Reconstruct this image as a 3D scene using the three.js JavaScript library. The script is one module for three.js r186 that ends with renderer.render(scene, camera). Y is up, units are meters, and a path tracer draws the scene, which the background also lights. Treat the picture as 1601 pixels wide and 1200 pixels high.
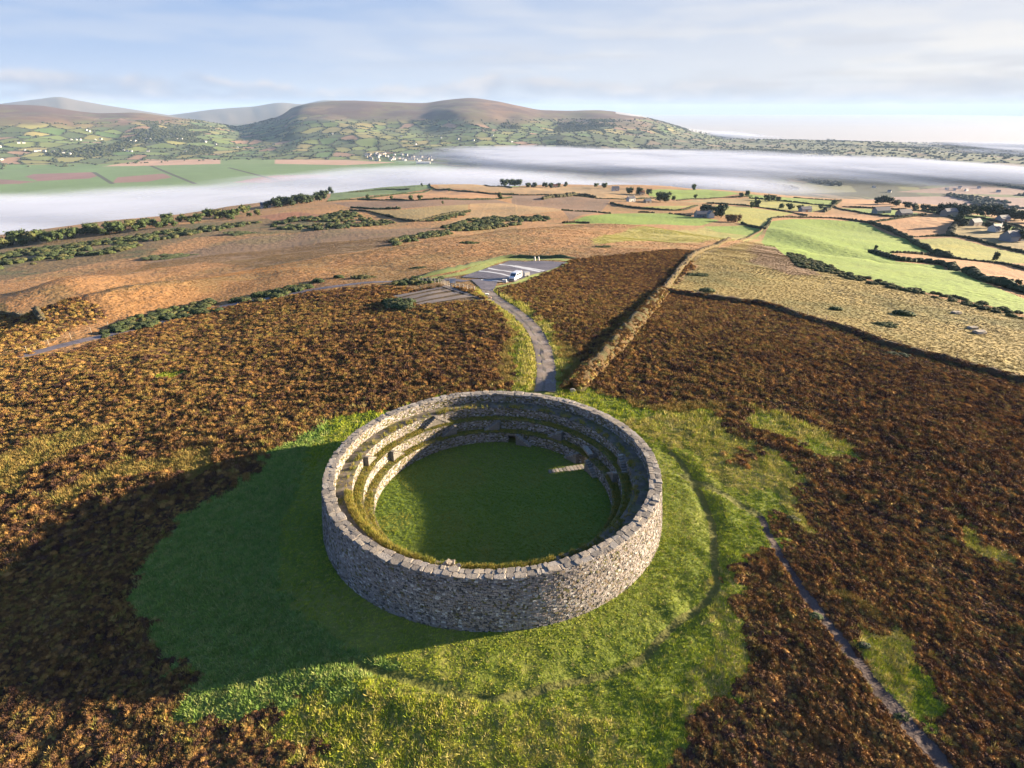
import * as THREE from 'three';
import { mergeGeometries, mergeVertices } from 'three/addons/utils/BufferGeometryUtils.js';

// ---------------------------------------------------------------- camera, sky, sun, exposure
const scene = new THREE.Scene();
const CAM = { x: 1.9, y: 37, z: 51, pitch: Math.atan(430 / 930), f: 930 };
const camera = new THREE.PerspectiveCamera(2 * Math.atan(600 / 930) * 180 / Math.PI, 4 / 3, 0.5, 90000);
camera.position.set(CAM.x, CAM.y, CAM.z);
camera.rotation.x = -CAM.pitch;
const renderer = new THREE.WebGLRenderer({ antialias: true });
renderer.toneMapping = THREE.LinearToneMapping;
renderer.toneMappingExposure = 5.0;
renderer.shadowMap.enabled = true;
const SUN_AZ = 104 * Math.PI / 180, SUN_EL = 12 * Math.PI / 180;      // azimuth from +z towards +x
const SUN = new THREE.Vector3(Math.sin(SUN_AZ) * Math.cos(SUN_EL), Math.sin(SUN_EL), Math.cos(SUN_AZ) * Math.cos(SUN_EL));
const sun = new THREE.DirectionalLight(new THREE.Color().setRGB(1, 0.80, 0.55), 5);
sun.position.copy(SUN).multiplyScalar(400); sun.castShadow = true;
sun.shadow.radius = 1.8; sun.shadow.mapSize.set(4096, 4096);
Object.assign(sun.shadow.camera, { left: -200, right: 200, top: 200, bottom: -200, near: 1, far: 900 });
scene.add(sun, sun.target);

// ---------------------------------------------------------------- noise
function rng(seed) { let s = seed | 0; return () => { s = (s + 0x6d2b79f5) | 0; let t = Math.imul(s ^ (s >>> 15), 1 | s); t = (t + Math.imul(t ^ (t >>> 7), 61 | t)) ^ t; return ((t ^ (t >>> 14)) >>> 0) / 4294967296; }; }
const PERM = new Float32Array(65536); { const r = rng(7); for (let i = 0; i < 65536; i++) PERM[i] = r() * 2 - 1; }
function vn(x, y) {                                                    // value noise, -1..1
  const xi = Math.floor(x), yi = Math.floor(y); let fx = x - xi, fy = y - yi;
  fx = fx * fx * (3 - 2 * fx); fy = fy * fy * (3 - 2 * fy);
  const h = (a, b) => PERM[(Math.imul(a, 73856093) ^ Math.imul(b, 19349663)) >>> 5 & 65535];
  const a = h(xi, yi), b = h(xi + 1, yi), c = h(xi, yi + 1), d = h(xi + 1, yi + 1);
  return (a + (b - a) * fx) * (1 - fy) + (c + (d - c) * fx) * fy;
}
function fbm(x, y, n = 4) { let s = 0, a = 0.5, t = 0; for (let i = 0; i < n; i++) { s += a * vn(x, y); t += a; a *= 0.5; const q = x * 2.03 + 17.3 + y * 0.11; y = y * 2.01 - 9.7 - x * 0.13; x = q; } return s / t; }
const clamp = (v, a = 0, b = 1) => Math.min(b, Math.max(a, v));
const sstep = (a, b, v) => { v = clamp((v - a) / (b - a)); return v * v * (3 - 2 * v); };
const mix = (a, b, t) => a + (b - a) * t;
const mix3 = (a, b, t) => [mix(a[0], b[0], t), mix(a[1], b[1], t), mix(a[2], b[2], t)];
function curve(xs, ys) {                                               // monotone cubic through points
  const n = xs.length, d = [], m = [];
  for (let i = 0; i < n - 1; i++) d[i] = (ys[i + 1] - ys[i]) / (xs[i + 1] - xs[i]);
  m[0] = d[0]; m[n - 1] = d[n - 2];
  for (let i = 1; i < n - 1; i++) m[i] = d[i - 1] * d[i] <= 0 ? 0 : 2 / (1 / d[i - 1] + 1 / d[i]);
  return (x) => {
    if (x <= xs[0]) return ys[0]; if (x >= xs[n - 1]) return ys[n - 1];
    let i = 0; while (x > xs[i + 1]) i++;
    const h = xs[i + 1] - xs[i], t = (x - xs[i]) / h, t2 = t * t, t3 = t2 * t;
    return (2 * t3 - 3 * t2 + 1) * ys[i] + (t3 - 2 * t2 + t) * h * m[i] + (-2 * t3 + 3 * t2) * ys[i + 1] + (t3 - t2) * h * m[i + 1];
  };
}

// sky: clear morning air, a cloud bank low in the distance, thin high streaks
{
  const W = 2048, H = 1024, d = new Float32Array(W * H * 4), K = 1 / 5.0;
  const sh = Math.hypot(SUN.x, SUN.z);
  for (let j = 0; j < H; j++) {
    const el = ((j + 0.5) / H - 0.5) * Math.PI, deg = el * 180 / Math.PI;
    for (let i = 0; i < W; i++) {
      const az = ((i + 0.5) / W - 0.5) * 2 * Math.PI, x = Math.cos(az) * Math.cos(el), z = Math.sin(az) * Math.cos(el), y = Math.sin(el);
      const c = x * SUN.x + y * SUN.y + z * SUN.z, toSun = (Math.cos(az) * SUN.x + Math.sin(az) * SUN.z) / sh;   // -1..1 round the horizon
      const e = Math.max(0, deg), warm = sstep(-0.35, 1.0, toSun);
      const hz = Math.exp(-Math.pow(e / (6.5 + 13 * warm), 1.3)), mid = Math.exp(-e / 24);
      let col = mix3([0.11, 0.25, 0.60], [0.25, 0.46, 0.86], mid);
      col = mix3(col, mix3([0.68, 0.77, 0.90], [0.90, 0.88, 0.85], warm), hz * 0.95);
      const glow = Math.pow(Math.max(0, c), 6) * 0.5;
      col = [col[0] + glow * 0.62, col[1] + glow * 0.52, col[2] + glow * 0.36];
      const u = az * 180 / Math.PI + 90;                                 // degrees from straight ahead
      // thin high streaks
      let st = fbm(u / 16 + 3 + deg * 0.12, deg * 0.55 - 2, 5) * 0.6 + fbm(u / 5.5 + deg * 0.3, deg * 1.5, 4) * 0.5;
      st = sstep(-0.12, 0.5, st) * sstep(1.5, 5, e) * (0.35 + 0.4 * warm);
      col = mix3(col, [0.86, 0.87, 0.90], st * 0.85 * Math.exp(-e / 40));
      // low cloud bank: lit tops, blue undersides
      const top = 2.0 + 0.9 * fbm(u / 9, 3, 3) + 0.55 * fbm(u / 1.7, 8, 4);
      const bank = fbm(u / 3.2, deg * 1.5 + 4, 5), inb = sstep(top + 0.25, top - 0.3, deg);
      const bc = mix3([0.44, 0.52, 0.68], [0.80, 0.78, 0.81], clamp(sstep(-1.0, 0.15, deg - top) * 0.7 + bank * 1.3));
      col = mix3(col, mix3(bc, [0.80, 0.79, 0.79], warm * 0.6), inb * 0.9 * clamp(0.85 + bank * 1.4));
      // broken rolls towards the sun: bright and grey
      const rl = fbm(u / 7 - 8, deg * 1.25, 5), rb = sstep(0.05, 0.45, rl) * sstep(0.8, 2, deg) * sstep(9, 4, deg) * warm;
      col = mix3(col, [1.0, 0.96, 0.90], rb * 0.6);
      const rd = fbm(u / 9 + 40, deg * 1.5 - 5, 4), rs = sstep(0.02, 0.45, rd) * sstep(0.2, 1, deg) * sstep(7, 3, deg) * warm;
      col = mix3(col, [0.60, 0.61, 0.66], rs * 0.55);
      const o = (j * W + i) * 4;
      for (let k = 0; k < 3; k++) d[o + k] = col[k] * K;
      d[o + 3] = 1;
    }
  }
  const t = new THREE.DataTexture(d, W, H, THREE.RGBAFormat, THREE.FloatType);
  t.mapping = THREE.EquirectangularReflectionMapping; t.magFilter = THREE.LinearFilter; t.needsUpdate = true;
  scene.background = t; scene.environment = t;
}
scene.fog = new THREE.FogExp2(new THREE.Color().setRGB(0.46, 0.66, 1.0), 3.0e-5);

// ---------------------------------------------------------------- bookkeeping
const taken = new Map();
function numbered(n) { const k = taken.get(n) || 0; taken.set(n, k + 1); return k ? n + '_' + String(k).padStart(3, '0') : n; }
function top(o, name, label, category, group) { o.name = numbered(name); if (label) o.userData.label = label; if (category) o.userData.category = category; if (group) o.userData.group = group; scene.add(o); return o; }
function structure(o, name, label) { o.name = numbered(name); o.userData.kind = 'structure'; if (label) { o.userData.label = label; } scene.add(o); o.receiveShadow = true; o.castShadow = true; return o; }
function part(parent, name, geo, mat) { const m = new THREE.Mesh(geo, mat); m.name = name; m.castShadow = m.receiveShadow = true; parent.add(m); return m; }
const lin = (r, g, b) => new THREE.Color().setRGB(r, g, b);
const ALB = 0.75;                                                      // all base colours below are scaled to real-world reflectances
const std = (c, rough = 0.95, o = {}) => new THREE.MeshStandardMaterial({ color: Array.isArray(c) ? lin(...c).multiplyScalar(ALB) : c, roughness: rough, ...o });

// ---------------------------------------------------------------- terrain of the hill
const prC = curve([0, 20, 60, 124, 250, 500, 900, 1300, 1600, 2000, 2400], [0, 0, -1.5, -8, -21, -47, -82, -114, -152, -218, -240]);
const prL = curve([0, 20, 60, 124, 250, 500, 900, 1200, 1450, 1800, 2400], [0, -0.2, -3.4, -12, -28, -58, -106, -158, -215, -240, -240]);
const prR = curve([0, 20, 60, 124, 250, 500, 900, 1300, 1700, 2100, 2500], [0, 0, -2, -9, -26, -58, -90, -122, -178, -228, -240]);
let ridges = [];                                                       // {pts, A, w}: folds of the ground
function polyDist(pts, x, z) {                                         // signed distance to a polyline
  let best = 1e9, sgn = 1;
  for (let i = 0; i < pts.length - 1; i++) {
    const [ax, az] = pts[i], [bx, bz] = pts[i + 1], dx = bx - ax, dz = bz - az, t = clamp(((x - ax) * dx + (z - az) * dz) / (dx * dx + dz * dz));
    const ex = x - ax - dx * t, ez = z - az - dz * t, d = Math.hypot(ex, ez);
    if (d < best) { best = d; sgn = dx * ez - dz * ex > 0 ? 1 : -1; }
  }
  return best * sgn;
}
function H(x, z) {
  const r = Math.hypot(x, z), a = Math.atan2(x, -z);
  const wl = sstep(-0.05, -0.85, a) * sstep(-3.1, -2.0, a), wr = sstep(0.05, 0.8, a) * sstep(3.1, 2.0, a);
  let h = prC(r) * (1 - wl - wr) + prL(r) * wl + prR(r) * wr;
  const far = sstep(25, 160, r);
  h += fbm(x / 90 + 4, z / 90 - 7, 3) * 3.2 * far * sstep(2300, 1500, r) + fbm(x / 330 - 2, z / 330 + 5, 3) * 11 * sstep(200, 700, r) * sstep(2200, 1500, r);
  h += fbm(x / 11, z / 11, 3) * 0.35 * sstep(18, 34, r) * sstep(500, 200, r);
  if (r < 75) h += (0.5 * vn(x / 1.25, z / 1.25) + 0.5 * vn(x / 0.8 + 7, z / 0.8)) * 0.20 * sstep(17.6, 21, r) * sstep(75, 55, r);
  if (r < 60) {
    const th = Math.atan2(x, z) * 180 / Math.PI;                       // low ring bank and worn hollow outside the fort
    const on = sstep(-75, -40, th) * sstep(140, 105, th);
    h += on * (0.16 * Math.exp(-(((r - 24.2 - 0.5 * vn(th / 14, 3)) / 1.0) ** 2)) - 0.14 * Math.exp(-(((r - 22.3 - 0.5 * vn(th / 14, 3)) / 0.8) ** 2)));
  }
  for (const g of ridges) {
    if (x < g.box[0] || x > g.box[1] || z < g.box[2] || z > g.box[3]) continue;
    const s = polyDist(g.pts, x, z), e = g.pts[0], f = g.pts[g.pts.length - 1];
    const fade = Math.min(1, Math.min(Math.hypot(x - e[0], z - e[1]), Math.hypot(x - f[0], z - f[1])) / (g.w * 2.5) + 0.12);
    if (g.kind === 'drop') h -= g.A * fade * sstep(-g.w * 0.2, g.w, s) * sstep(g.w * 8, g.w * 2, s);
    else h += g.A * fade * Math.exp(-((s / g.w) ** 2));
  }
  return h;
}
// a pixel of the 1601 x 1200 photograph gives a direction; the ground it meets gives the distance
const cp = Math.cos(CAM.pitch), sp = Math.sin(CAM.pitch);
function ray(u, v) { const l = u - 800.5, up = 600 - v; return [l, up * cp - CAM.f * sp, -(CAM.f * cp + up * sp)]; }
function U(u, v, hf = H) {
  const [dx, dy, dz] = ray(u, v), n = Math.hypot(dx, dz);
  let t0 = 15 / n, t = t0;
  const f = (t) => CAM.y + dy * t - hf(CAM.x + dx * t, CAM.z + dz * t);
  for (let i = 0; i < 4000; i++) {
    const g = f(t); if (g < 0) break;
    if (t * n > 9000) break;
    t0 = t; t += Math.max(0.4, g * 0.45) / n;
  }
  for (let i = 0; i < 22; i++) { const m = (t0 + t) / 2; if (f(m) < 0) t = m; else t0 = m; }
  return [CAM.x + dx * t, CAM.z + dz * t];
}
function UP(u, v, y) { const [dx, dy, dz] = ray(u, v), t = (y - CAM.y) / dy; return [CAM.x + dx * t, CAM.z + dz * t]; }
const PX = (list, hf) => list.map(([u, v]) => U(u, v, hf));
function project(x, y, z) { const X = x - CAM.x, Y = y - CAM.y, Z = CAM.z - z, fw = Z * cp - Y * sp, up = Y * cp + Z * sp; return fw > 0.5 ? [800.5 + CAM.f * X / fw, 600 - CAM.f * up / fw, fw] : [1e6, 1e6, fw]; }
function inView(x, z, m = 130) { const p = project(x, H(x, z) + 0.5, z); return p[0] > -m && p[0] < 1601 + m && p[1] > 100 && p[1] < 1200 + m * 1.4; }
function ridge(kind, px, A, w) {
  const pts = PX(px), b = [1e9, -1e9, 1e9, -1e9]; for (const [x, z] of pts) { b[0] = Math.min(b[0], x); b[1] = Math.max(b[1], x); b[2] = Math.min(b[2], z); b[3] = Math.max(b[3], z); }
  const m = w * (kind === 'drop' ? 9 : 4);
  return { kind, pts, A, w, box: [b[0] - m, b[1] + m, b[2] - m, b[3] + m] };
}
{
  const list = [
    ridge('drop', [[380, 436], [450, 420], [520, 405], [640, 380], [760, 363], [880, 352], [990, 354]], 7, 45),
    ridge('bump', [[-60, 556], [60, 518], [160, 492], [240, 472], [330, 452], [400, 440]], 6.5, 15),
    ridge('bump', [[-60, 462], [60, 444], [140, 428], [230, 412]], 9, 20),
    ridge('bump', [[1190, 352], [1280, 372], [1380, 392]], 3.5, 18),
  ];
  list[0].pts.reverse();                                               // the far side of the crest drops
  const p = list[0].pts, tst = polyDist(p, p[3][0] * 1.3, p[3][1] * 1.3); if (tst < 0) p.reverse();
  ridges = list;
}
// ---------------------------------------------------------------- what grows where
const HEATHER = 1, GRASS = 2, MOOR = 3, DRY = 4, LAWN = 5, PALE = 6, BARE = 7, SCRUB = 8, ROUGH = 9, FEN = 10, MAUVE = 11;
const zones = [                                                        // painted in this order, outlines in photo pixels; edges are roughened later
  [MOOR, [[-900, 600], [-400, 470], [0, 372], [300, 345], [500, 325], [700, 310], [1000, 300], [1300, 320], [1700, 345], [2400, 400], [2400, 620], [1600, 600], [1400, 545], [1200, 482], [1040, 458], [780, 480], [400, 470], [0, 580]]],
  [ROUGH, [[-500, 520], [-60, 384], [160, 370], [300, 350], [430, 340], [520, 334], [560, 350], [500, 360], [300, 372], [240, 398], [100, 420], [-60, 450]]],
  [ROUGH, [[-200, 560], [0, 470], [110, 470], [160, 490], [60, 545], [-60, 590]]],
  [HEATHER, [[-900, 1400], [-900, 640], [-60, 590], [100, 552], [200, 520], [330, 486], [480, 456], [600, 448], [700, 450], [745, 452], [770, 460], [790, 451], [830, 438], [897, 408], [1090, 392], [1060, 425], [1036, 458], [1120, 470], [1200, 482], [1400, 545], [1610, 602], [2400, 800], [2400, 1400]]],
  [ROUGH, [[-200, 720], [0, 640], [160, 600], [330, 560], [420, 540], [400, 575], [260, 622], [120, 668], [0, 712], [-150, 780]]],
  [ROUGH, [[0, 560], [150, 545], [330, 500], [480, 470], [560, 475], [420, 520], [240, 570], [80, 620], [-60, 650]]],
  [DRY, [[1040, 455], [1066, 425], [1094, 394], [1170, 376], [1200, 372], [1258, 412], [1300, 424], [1400, 448], [1610, 500], [2200, 640], [2200, 760], [1610, 596], [1400, 538], [1200, 476], [1110, 464]]],
  [MAUVE, [[1170, 380], [1200, 380], [1255, 412], [1300, 432], [1240, 430], [1180, 410]]],
  [PALE, [[940, 366], [1090, 354], [1195, 362], [1180, 372], [1105, 380], [1000, 378], [930, 382]]],
  [DRY, [[-300, 860], [-80, 742], [0, 718], [110, 668], [175, 664], [150, 694], [60, 742], [-60, 790]]],
  [DRY, [[60, 770], [200, 720], [330, 705], [320, 722], [190, 756], [70, 800]]],
  [DRY, [[255, 722], [300, 708], [345, 720], [320, 745], [270, 745]]],
  [GRASS, [[236, 590], [262, 582], [282, 588], [258, 600]]],
  [MAUVE, [[150, 432], [240, 408], [330, 384], [420, 366], [480, 362], [550, 357], [675, 355], [700, 364], [612, 380], [500, 402], [420, 420], [380, 414], [300, 412], [200, 428]]],
  // green round the fort
  [GRASS, [[800, 500], [812, 494], [838, 520], [846, 560], [846, 606], [900, 600], [935, 612], [985, 630], [1050, 640], [1100, 640], [1100, 662], [1150, 690], [1212, 716], [1226, 745], [1232, 790], [1256, 826], [1222, 850], [1196, 872], [1178, 920], [1172, 980], [1150, 1040], [1106, 1086], [1050, 1140], [980, 1190], [920, 1260], [520, 1260], [480, 1200], [450, 1150], [440, 1095], [410, 1060], [370, 1090], [320, 1100], [330, 1040], [270, 1040], [240, 985], [205, 960], [230, 905], [200, 895], [250, 850], [300, 805], [350, 765], [400, 742], [425, 706], [485, 682], [520, 655], [560, 640], [640, 628], [812, 606], [806, 566], [796, 540]]],
  [GRASS, [[856, 540], [866, 520], [880, 560], [900, 600], [884, 612], [866, 606]]],
  [PALE, [[1010, 650], [1060, 644], [1110, 650], [1130, 680], [1190, 705], [1220, 740], [1180, 770], [1120, 750], [1060, 700], [1000, 675]]],
  [PALE, [[1100, 930], [1160, 900], [1170, 980], [1120, 1060], [1060, 1120], [1040, 1080], [1090, 1010]]],
  [PALE, [[440, 1120], [520, 1080], [700, 1110], [900, 1120], [1000, 1150], [900, 1260], [520, 1260]]],
  [FEN, [[200, 895], [250, 850], [300, 805], [350, 765], [400, 742], [425, 706], [485, 682], [520, 655], [515, 690], [465, 735], [440, 800], [445, 880], [480, 960], [580, 1015], [640, 1040], [540, 1060], [430, 1095], [330, 1100], [320, 1040], [270, 1040], [240, 985], [205, 960]]],
  [HEATHER, [[1152, 700], [1180, 706], [1176, 726], [1148, 722]]],
  [HEATHER, [[1200, 800], [1240, 790], [1262, 824], [1226, 846], [1206, 832]]],
  [HEATHER, [[330, 1110], [430, 1100], [460, 1150], [540, 1230], [300, 1260]]],
  [HEATHER, [[1020, 1200], [1060, 1140], [1110, 1150], [1140, 1260], [960, 1270]]],
  [PALE, [[1170, 636], [1240, 655], [1330, 692], [1348, 712], [1300, 716], [1220, 684], [1150, 655]]],
  [PALE, [[1326, 980], [1400, 985], [1445, 1060], [1455, 1125], [1400, 1120], [1350, 1050]]],
  [PALE, [[1195, 745], [1236, 748], [1262, 830], [1236, 840], [1215, 790]]],
  [PALE, [[1482, 796], [1496, 800], [1568, 878], [1560, 884], [1504, 826]]],
  [DRY, [[1130, 640], [1010, 640], [960, 622], [1040, 628], [1120, 630]]],
  [GRASS, [[1160, 645], [1190, 648], [1214, 668], [1190, 664]]],
  [GRASS, [[1255, 690], [1290, 700], [1345, 722], [1290, 722], [1250, 708]]],
  [GRASS, [[1400, 1040], [1440, 1040], [1480, 1120], [1460, 1160], [1420, 1110]]],
  [DRY, [[1300, 920], [1330, 910], [1345, 950], [1320, 960]]],
  [DRY, [[800, 500], [790, 520], [780, 600], [806, 600], [808, 540], [800, 520]]],
  [DRY, [[868, 520], [900, 540], [912, 590], [890, 600], [880, 560]]],
];
const trackPx = [[757, 446], [763, 456], [776, 468], [795, 480], [815, 495], [832, 512], [845, 534], [852, 560], [854, 585], [852, 612]];
const pathPx = [[1188, 806], [1206, 844], [1226, 880], [1256, 925], [1290, 970], [1326, 1020], [1366, 1070], [1410, 1120], [1452, 1170], [1490, 1215]];
const trail2Px = [[1040, 738], [1070, 746], [1110, 762], [1150, 785], [1188, 806]];
// fields: [colour, outline]
const fG = [0.165, 0.26, 0.024], fY = [0.28, 0.28, 0.05], fP = [0.42, 0.22, 0.095], fT = [0.36, 0.23, 0.10], fD = [0.11, 0.19, 0.06], fB = [0.21, 0.125, 0.075], fO = [0.27, 0.20, 0.075], fW = [0.34, 0.14, 0.065];
const fields = [
  [fD, [[512, 314], [525, 296], [560, 290], [610, 284], [640, 284], [677, 294], [632, 302]]],
  [fT, [[650, 279], [695, 279], [800, 293], [800, 302], [687, 296], [675, 287]]],
  [fG, [[697, 279], [740, 284], [790, 288], [820, 291], [800, 293]]],
  [fP, [[582, 310], [640, 301], [685, 297], [775, 305], [775, 310], [650, 312]]],
  [fB, [[510, 317], [650, 314], [775, 312], [800, 318], [625, 326], [550, 325]]],
  [fO, [[550, 330], [625, 328], [732, 319], [732, 332], [650, 345], [600, 336]]],
  [fW, [[404, 338], [440, 333], [465, 331], [515, 339], [495, 347], [425, 344]]],
  [fT, [[735, 318], [880, 312], [880, 330], [800, 338], [700, 350], [735, 335]]],
  [fT, [[800, 294], [880, 291], [925, 291], [980, 298], [1024, 309], [947, 310], [880, 304], [800, 302]]],
  [fB, [[800, 305], [880, 307], [955, 312], [940, 330], [890, 345], [880, 328], [800, 318]]],
  [fG, [[1008, 298], [1050, 296], [1105, 296], [1159, 302], [1105, 310], [1058, 312], [1015, 306]]],
  [fO, [[1058, 315], [1110, 311], [1172, 310], [1170, 320], [1105, 317]]],
  [fY, [[1006, 323], [1089, 320], [1060, 328], [1002, 327]]],
  [fG, [[880, 350], [954, 334], [1046, 333], [1087, 340], [1125, 344], [1094, 353], [992, 351]]],
  [fY, [[1116, 320], [1170, 324], [1240, 333], [1206, 341], [1195, 357], [1159, 350], [1134, 338]]],
  [fG, [[1162, 352], [1195, 358], [1185, 370], [1120, 362], [1100, 354]]],
  [fG, [[1190, 378], [1205, 346], [1240, 342], [1303, 342], [1357, 349], [1416, 373], [1456, 396], [1393, 396], [1400, 408], [1472, 415], [1510, 428], [1533, 440], [1610, 470], [1900, 560], [1900, 600], [1610, 494], [1500, 468], [1400, 446], [1300, 423], [1258, 410]]],
  [fY, [[1172, 310], [1240, 316], [1300, 322], [1270, 332], [1172, 322]]],
  [fG, [[1160, 303], [1240, 309], [1312, 313], [1300, 321], [1172, 309]]],
  [fP, [[1314, 314], [1380, 314], [1425, 328], [1317, 323]]],
  [fG, [[1305, 325], [1398, 328], [1447, 336], [1400, 338], [1353, 334]]],
  [fP, [[1301, 334], [1360, 335], [1402, 342], [1357, 347], [1240, 340]]],
  [fP, [[1366, 347], [1443, 338], [1499, 345], [1484, 368], [1420, 371]]],
  [fY, [[1425, 375], [1484, 371], [1610, 400], [1800, 440], [1800, 455], [1610, 412], [1556, 410], [1484, 402]]],
  [fP, [[1402, 399], [1488, 405], [1560, 411], [1610, 426], [1800, 470], [1800, 510], [1610, 450], [1533, 437], [1472, 413]]],
  [fO, [[1484, 369], [1500, 346], [1610, 372], [1700, 390], [1610, 396]]],
  [fG, [[1504, 337], [1610, 360], [1610, 368], [1530, 350]]],
  [fG, [[1430, 328], [1500, 332], [1560, 345], [1500, 342]]],
];
const levels = [{ x: -95, z: -135, S: 190, n: 2048 }, { x: -470, z: -830, S: 940, n: 2048 }, { x: -2000, z: -3600, S: 4000, n: 2048 }];
function fill(map, n, L, poly, id) {                                   // scanline fill of a world polygon
  const k = n / L.S, p = poly.map(([x, z]) => [(x - L.x) * k, (z - L.z) * k]);
  let a = 1e9, b = -1e9; for (const q of p) { a = Math.min(a, q[1]); b = Math.max(b, q[1]); }
  for (let y = Math.max(0, Math.floor(a)); y < Math.min(n, b + 1); y++) {
    const xs = [], c = y + 0.5;
    for (let i = 0; i < p.length; i++) { const [x0, y0] = p[i], [x1, y1] = p[(i + 1) % p.length]; if ((y0 <= c) !== (y1 <= c)) xs.push(x0 + (c - y0) / (y1 - y0) * (x1 - x0)); }
    xs.sort((s, t) => s - t);
    for (let i = 0; i + 1 < xs.length; i += 2) for (let x = Math.max(0, Math.round(xs[i])); x < Math.min(n, Math.round(xs[i + 1])); x++) map[y * n + x] = id;
  }
}
const zoneW = zones.map(([c, p]) => [c, PX(p)]), fieldW = fields.map(([c, p]) => [c, PX(p)]);
const trackW = PX(trackPx), pathW = PX(pathPx), trail2W = PX(trail2Px);
const ringW = []; for (let a = -28; a <= 118; a += 3) { const r = 22.35 + 0.5 * vn(a / 14, 3); ringW.push([r * Math.sin(a * Math.PI / 180), r * Math.cos(a * Math.PI / 180)]); }
const lawn = []; for (let i = 0; i < 60; i++) lawn.push([12.4 * Math.sin(i / 60 * 2 * Math.PI), 12.4 * Math.cos(i / 60 * 2 * Math.PI)]);
function band(pts, w) { const l = [], r = []; pts.forEach(([x, z], i) => { const a = pts[Math.max(0, i - 1)], b = pts[Math.min(pts.length - 1, i + 1)], dx = b[0] - a[0], dz = b[1] - a[1], n = Math.hypot(dx, dz); const ww = typeof w === 'function' ? w(i) : w; l.push([x - dz / n * ww, z + dx / n * ww]); r.push([x + dz / n * ww, z - dx / n * ww]); }); return [...l, ...r.reverse()]; }
for (const L of levels) {
  L.nat = new Uint8Array(L.n * L.n).fill(MOOR); L.man = new Uint8Array(L.n * L.n);
  for (const [c, p] of zoneW) fill(L.nat, L.n, L, p, c);
  fill(L.nat, L.n, L, band(trackW, 3.4), PALE);
  fill(L.nat, L.n, L, band(trail2W, 0.5), SCRUB);
  fill(L.nat, L.n, L, band(ringW, 0.36), SCRUB);
  fill(L.nat, L.n, L, band(pathW, (i) => 0.36 + 0.035 * i), BARE);
  fill(L.nat, L.n, L, lawn, LAWN);
  fieldW.forEach(([, p], i) => fill(L.man, L.n, L, p, i + 1));
}
const warpA = [0.9, 2.2, 5];
function classAt(x, z) {                                               // vegetation class of a spot on the hill, with ragged edges
  let k = 0; for (; k < 2; k++) { const L = levels[k]; if (x > L.x + 2 && x < L.x + L.S - 2 && z > L.z + 2 && z < L.z + L.S - 2) break; }
  const L = levels[k], s = L.n / L.S, r2 = x * x + z * z;
  const mi = clamp(Math.floor((z - L.z) * s), 0, L.n - 1) * L.n + clamp(Math.floor((x - L.x) * s), 0, L.n - 1);
  if (L.man[mi]) return -L.man[mi];
  if (r2 < 21 * 21) return r2 < 156 ? LAWN : GRASS;
  const a = 2.7 + 0.028 * Math.max(0, Math.sqrt(r2) - 60), q = 5.5 + 0.05 * Math.max(0, Math.sqrt(r2) - 60), wx = x + a * (fbm(x / q, z / q, 3) + 0.35 * vn(x * 1.3, z * 1.3)), wz = z + a * (fbm(x / q + 31, z / q - 11, 3) + 0.4 * vn(x * 1.3 + 9, z * 1.3 + 5));
  const c = L.nat[clamp(Math.floor((wz - L.z) * s), 0, L.n - 1) * L.n + clamp(Math.floor((wx - L.x) * s), 0, L.n - 1)];
  const m0 = L.nat[mi]; return m0 === BARE || m0 === SCRUB ? m0 : c === BARE || c === SCRUB ? m0 : c;
}
// base colours of ground cover, linear: two tones and a third for patches
const PAL = {
  [HEATHER]: [[0.050, 0.026, 0.013], [0.085, 0.046, 0.018], [0.11, 0.07, 0.024]],
  [GRASS]: [[0.12, 0.17, 0.016], [0.19, 0.23, 0.025], [0.26, 0.25, 0.05]],
  [MOOR]: [[0.30, 0.15, 0.05], [0.40, 0.21, 0.075], [0.25, 0.155, 0.05]],
  [DRY]: [[0.25, 0.18, 0.042], [0.32, 0.245, 0.065], [0.15, 0.14, 0.03]],
  [LAWN]: [[0.10, 0.16, 0.014], [0.13, 0.19, 0.018], [0.14, 0.16, 0.022]],
  [PALE]: [[0.28, 0.26, 0.05], [0.42, 0.36, 0.11], [0.20, 0.22, 0.035]],
  [BARE]: [[0.085, 0.06, 0.052], [0.13, 0.095, 0.082], [0.09, 0.08, 0.045]],
  [SCRUB]: [[0.12, 0.135, 0.02], [0.17, 0.16, 0.035], [0.14, 0.16, 0.025]],
  [FEN]: [[0.15, 0.24, 0.045], [0.24, 0.33, 0.075], [0.18, 0.23, 0.05]],
  [MAUVE]: [[0.18, 0.108, 0.058], [0.245, 0.15, 0.075], [0.17, 0.125, 0.05]],
  [ROUGH]: [[0.14, 0.085, 0.03], [0.22, 0.14, 0.045], [0.075, 0.085, 0.025]],
};
function groundColor(x, z, c) {
  const n1 = fbm(x / 19 + 3, z / 19, 3), n2 = fbm(x / 2.6, z / 2.6, 3), n3 = vn(x * 2.7, z * 2.7), n4 = fbm(x / 75 - 8, z / 75, 3);
  if (c < 0) {
    const f = fields[-c - 1][0], n5 = vn(x / 9 + c, z / 34), k = 1 + 0.10 * n4 + 0.10 * n1 + 0.08 * n2 + 0.06 * n5;
    return [f[0] * k * (1 + 0.10 * n1), f[1] * k, f[2] * k * (1 - 0.08 * n1)];
  }
  const p = PAL[c] || PAL[MOOR];
  let col = mix3(p[0], p[1], clamp(0.5 + n2 * 0.7 + n3 * 0.35));
  col = mix3(col, p[2], sstep(0.0, 0.5, n1 + 0.45 * n4 + 0.25 * n2) * 0.8);
  return col;
}
const toS = new Uint8Array(4097); for (let i = 0; i <= 4096; i++) { const v = i / 4096; toS[i] = Math.round(255 * (v <= 0.0031308 ? v * 12.92 : 1.055 * Math.pow(v, 1 / 2.4) - 0.055)); }
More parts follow.
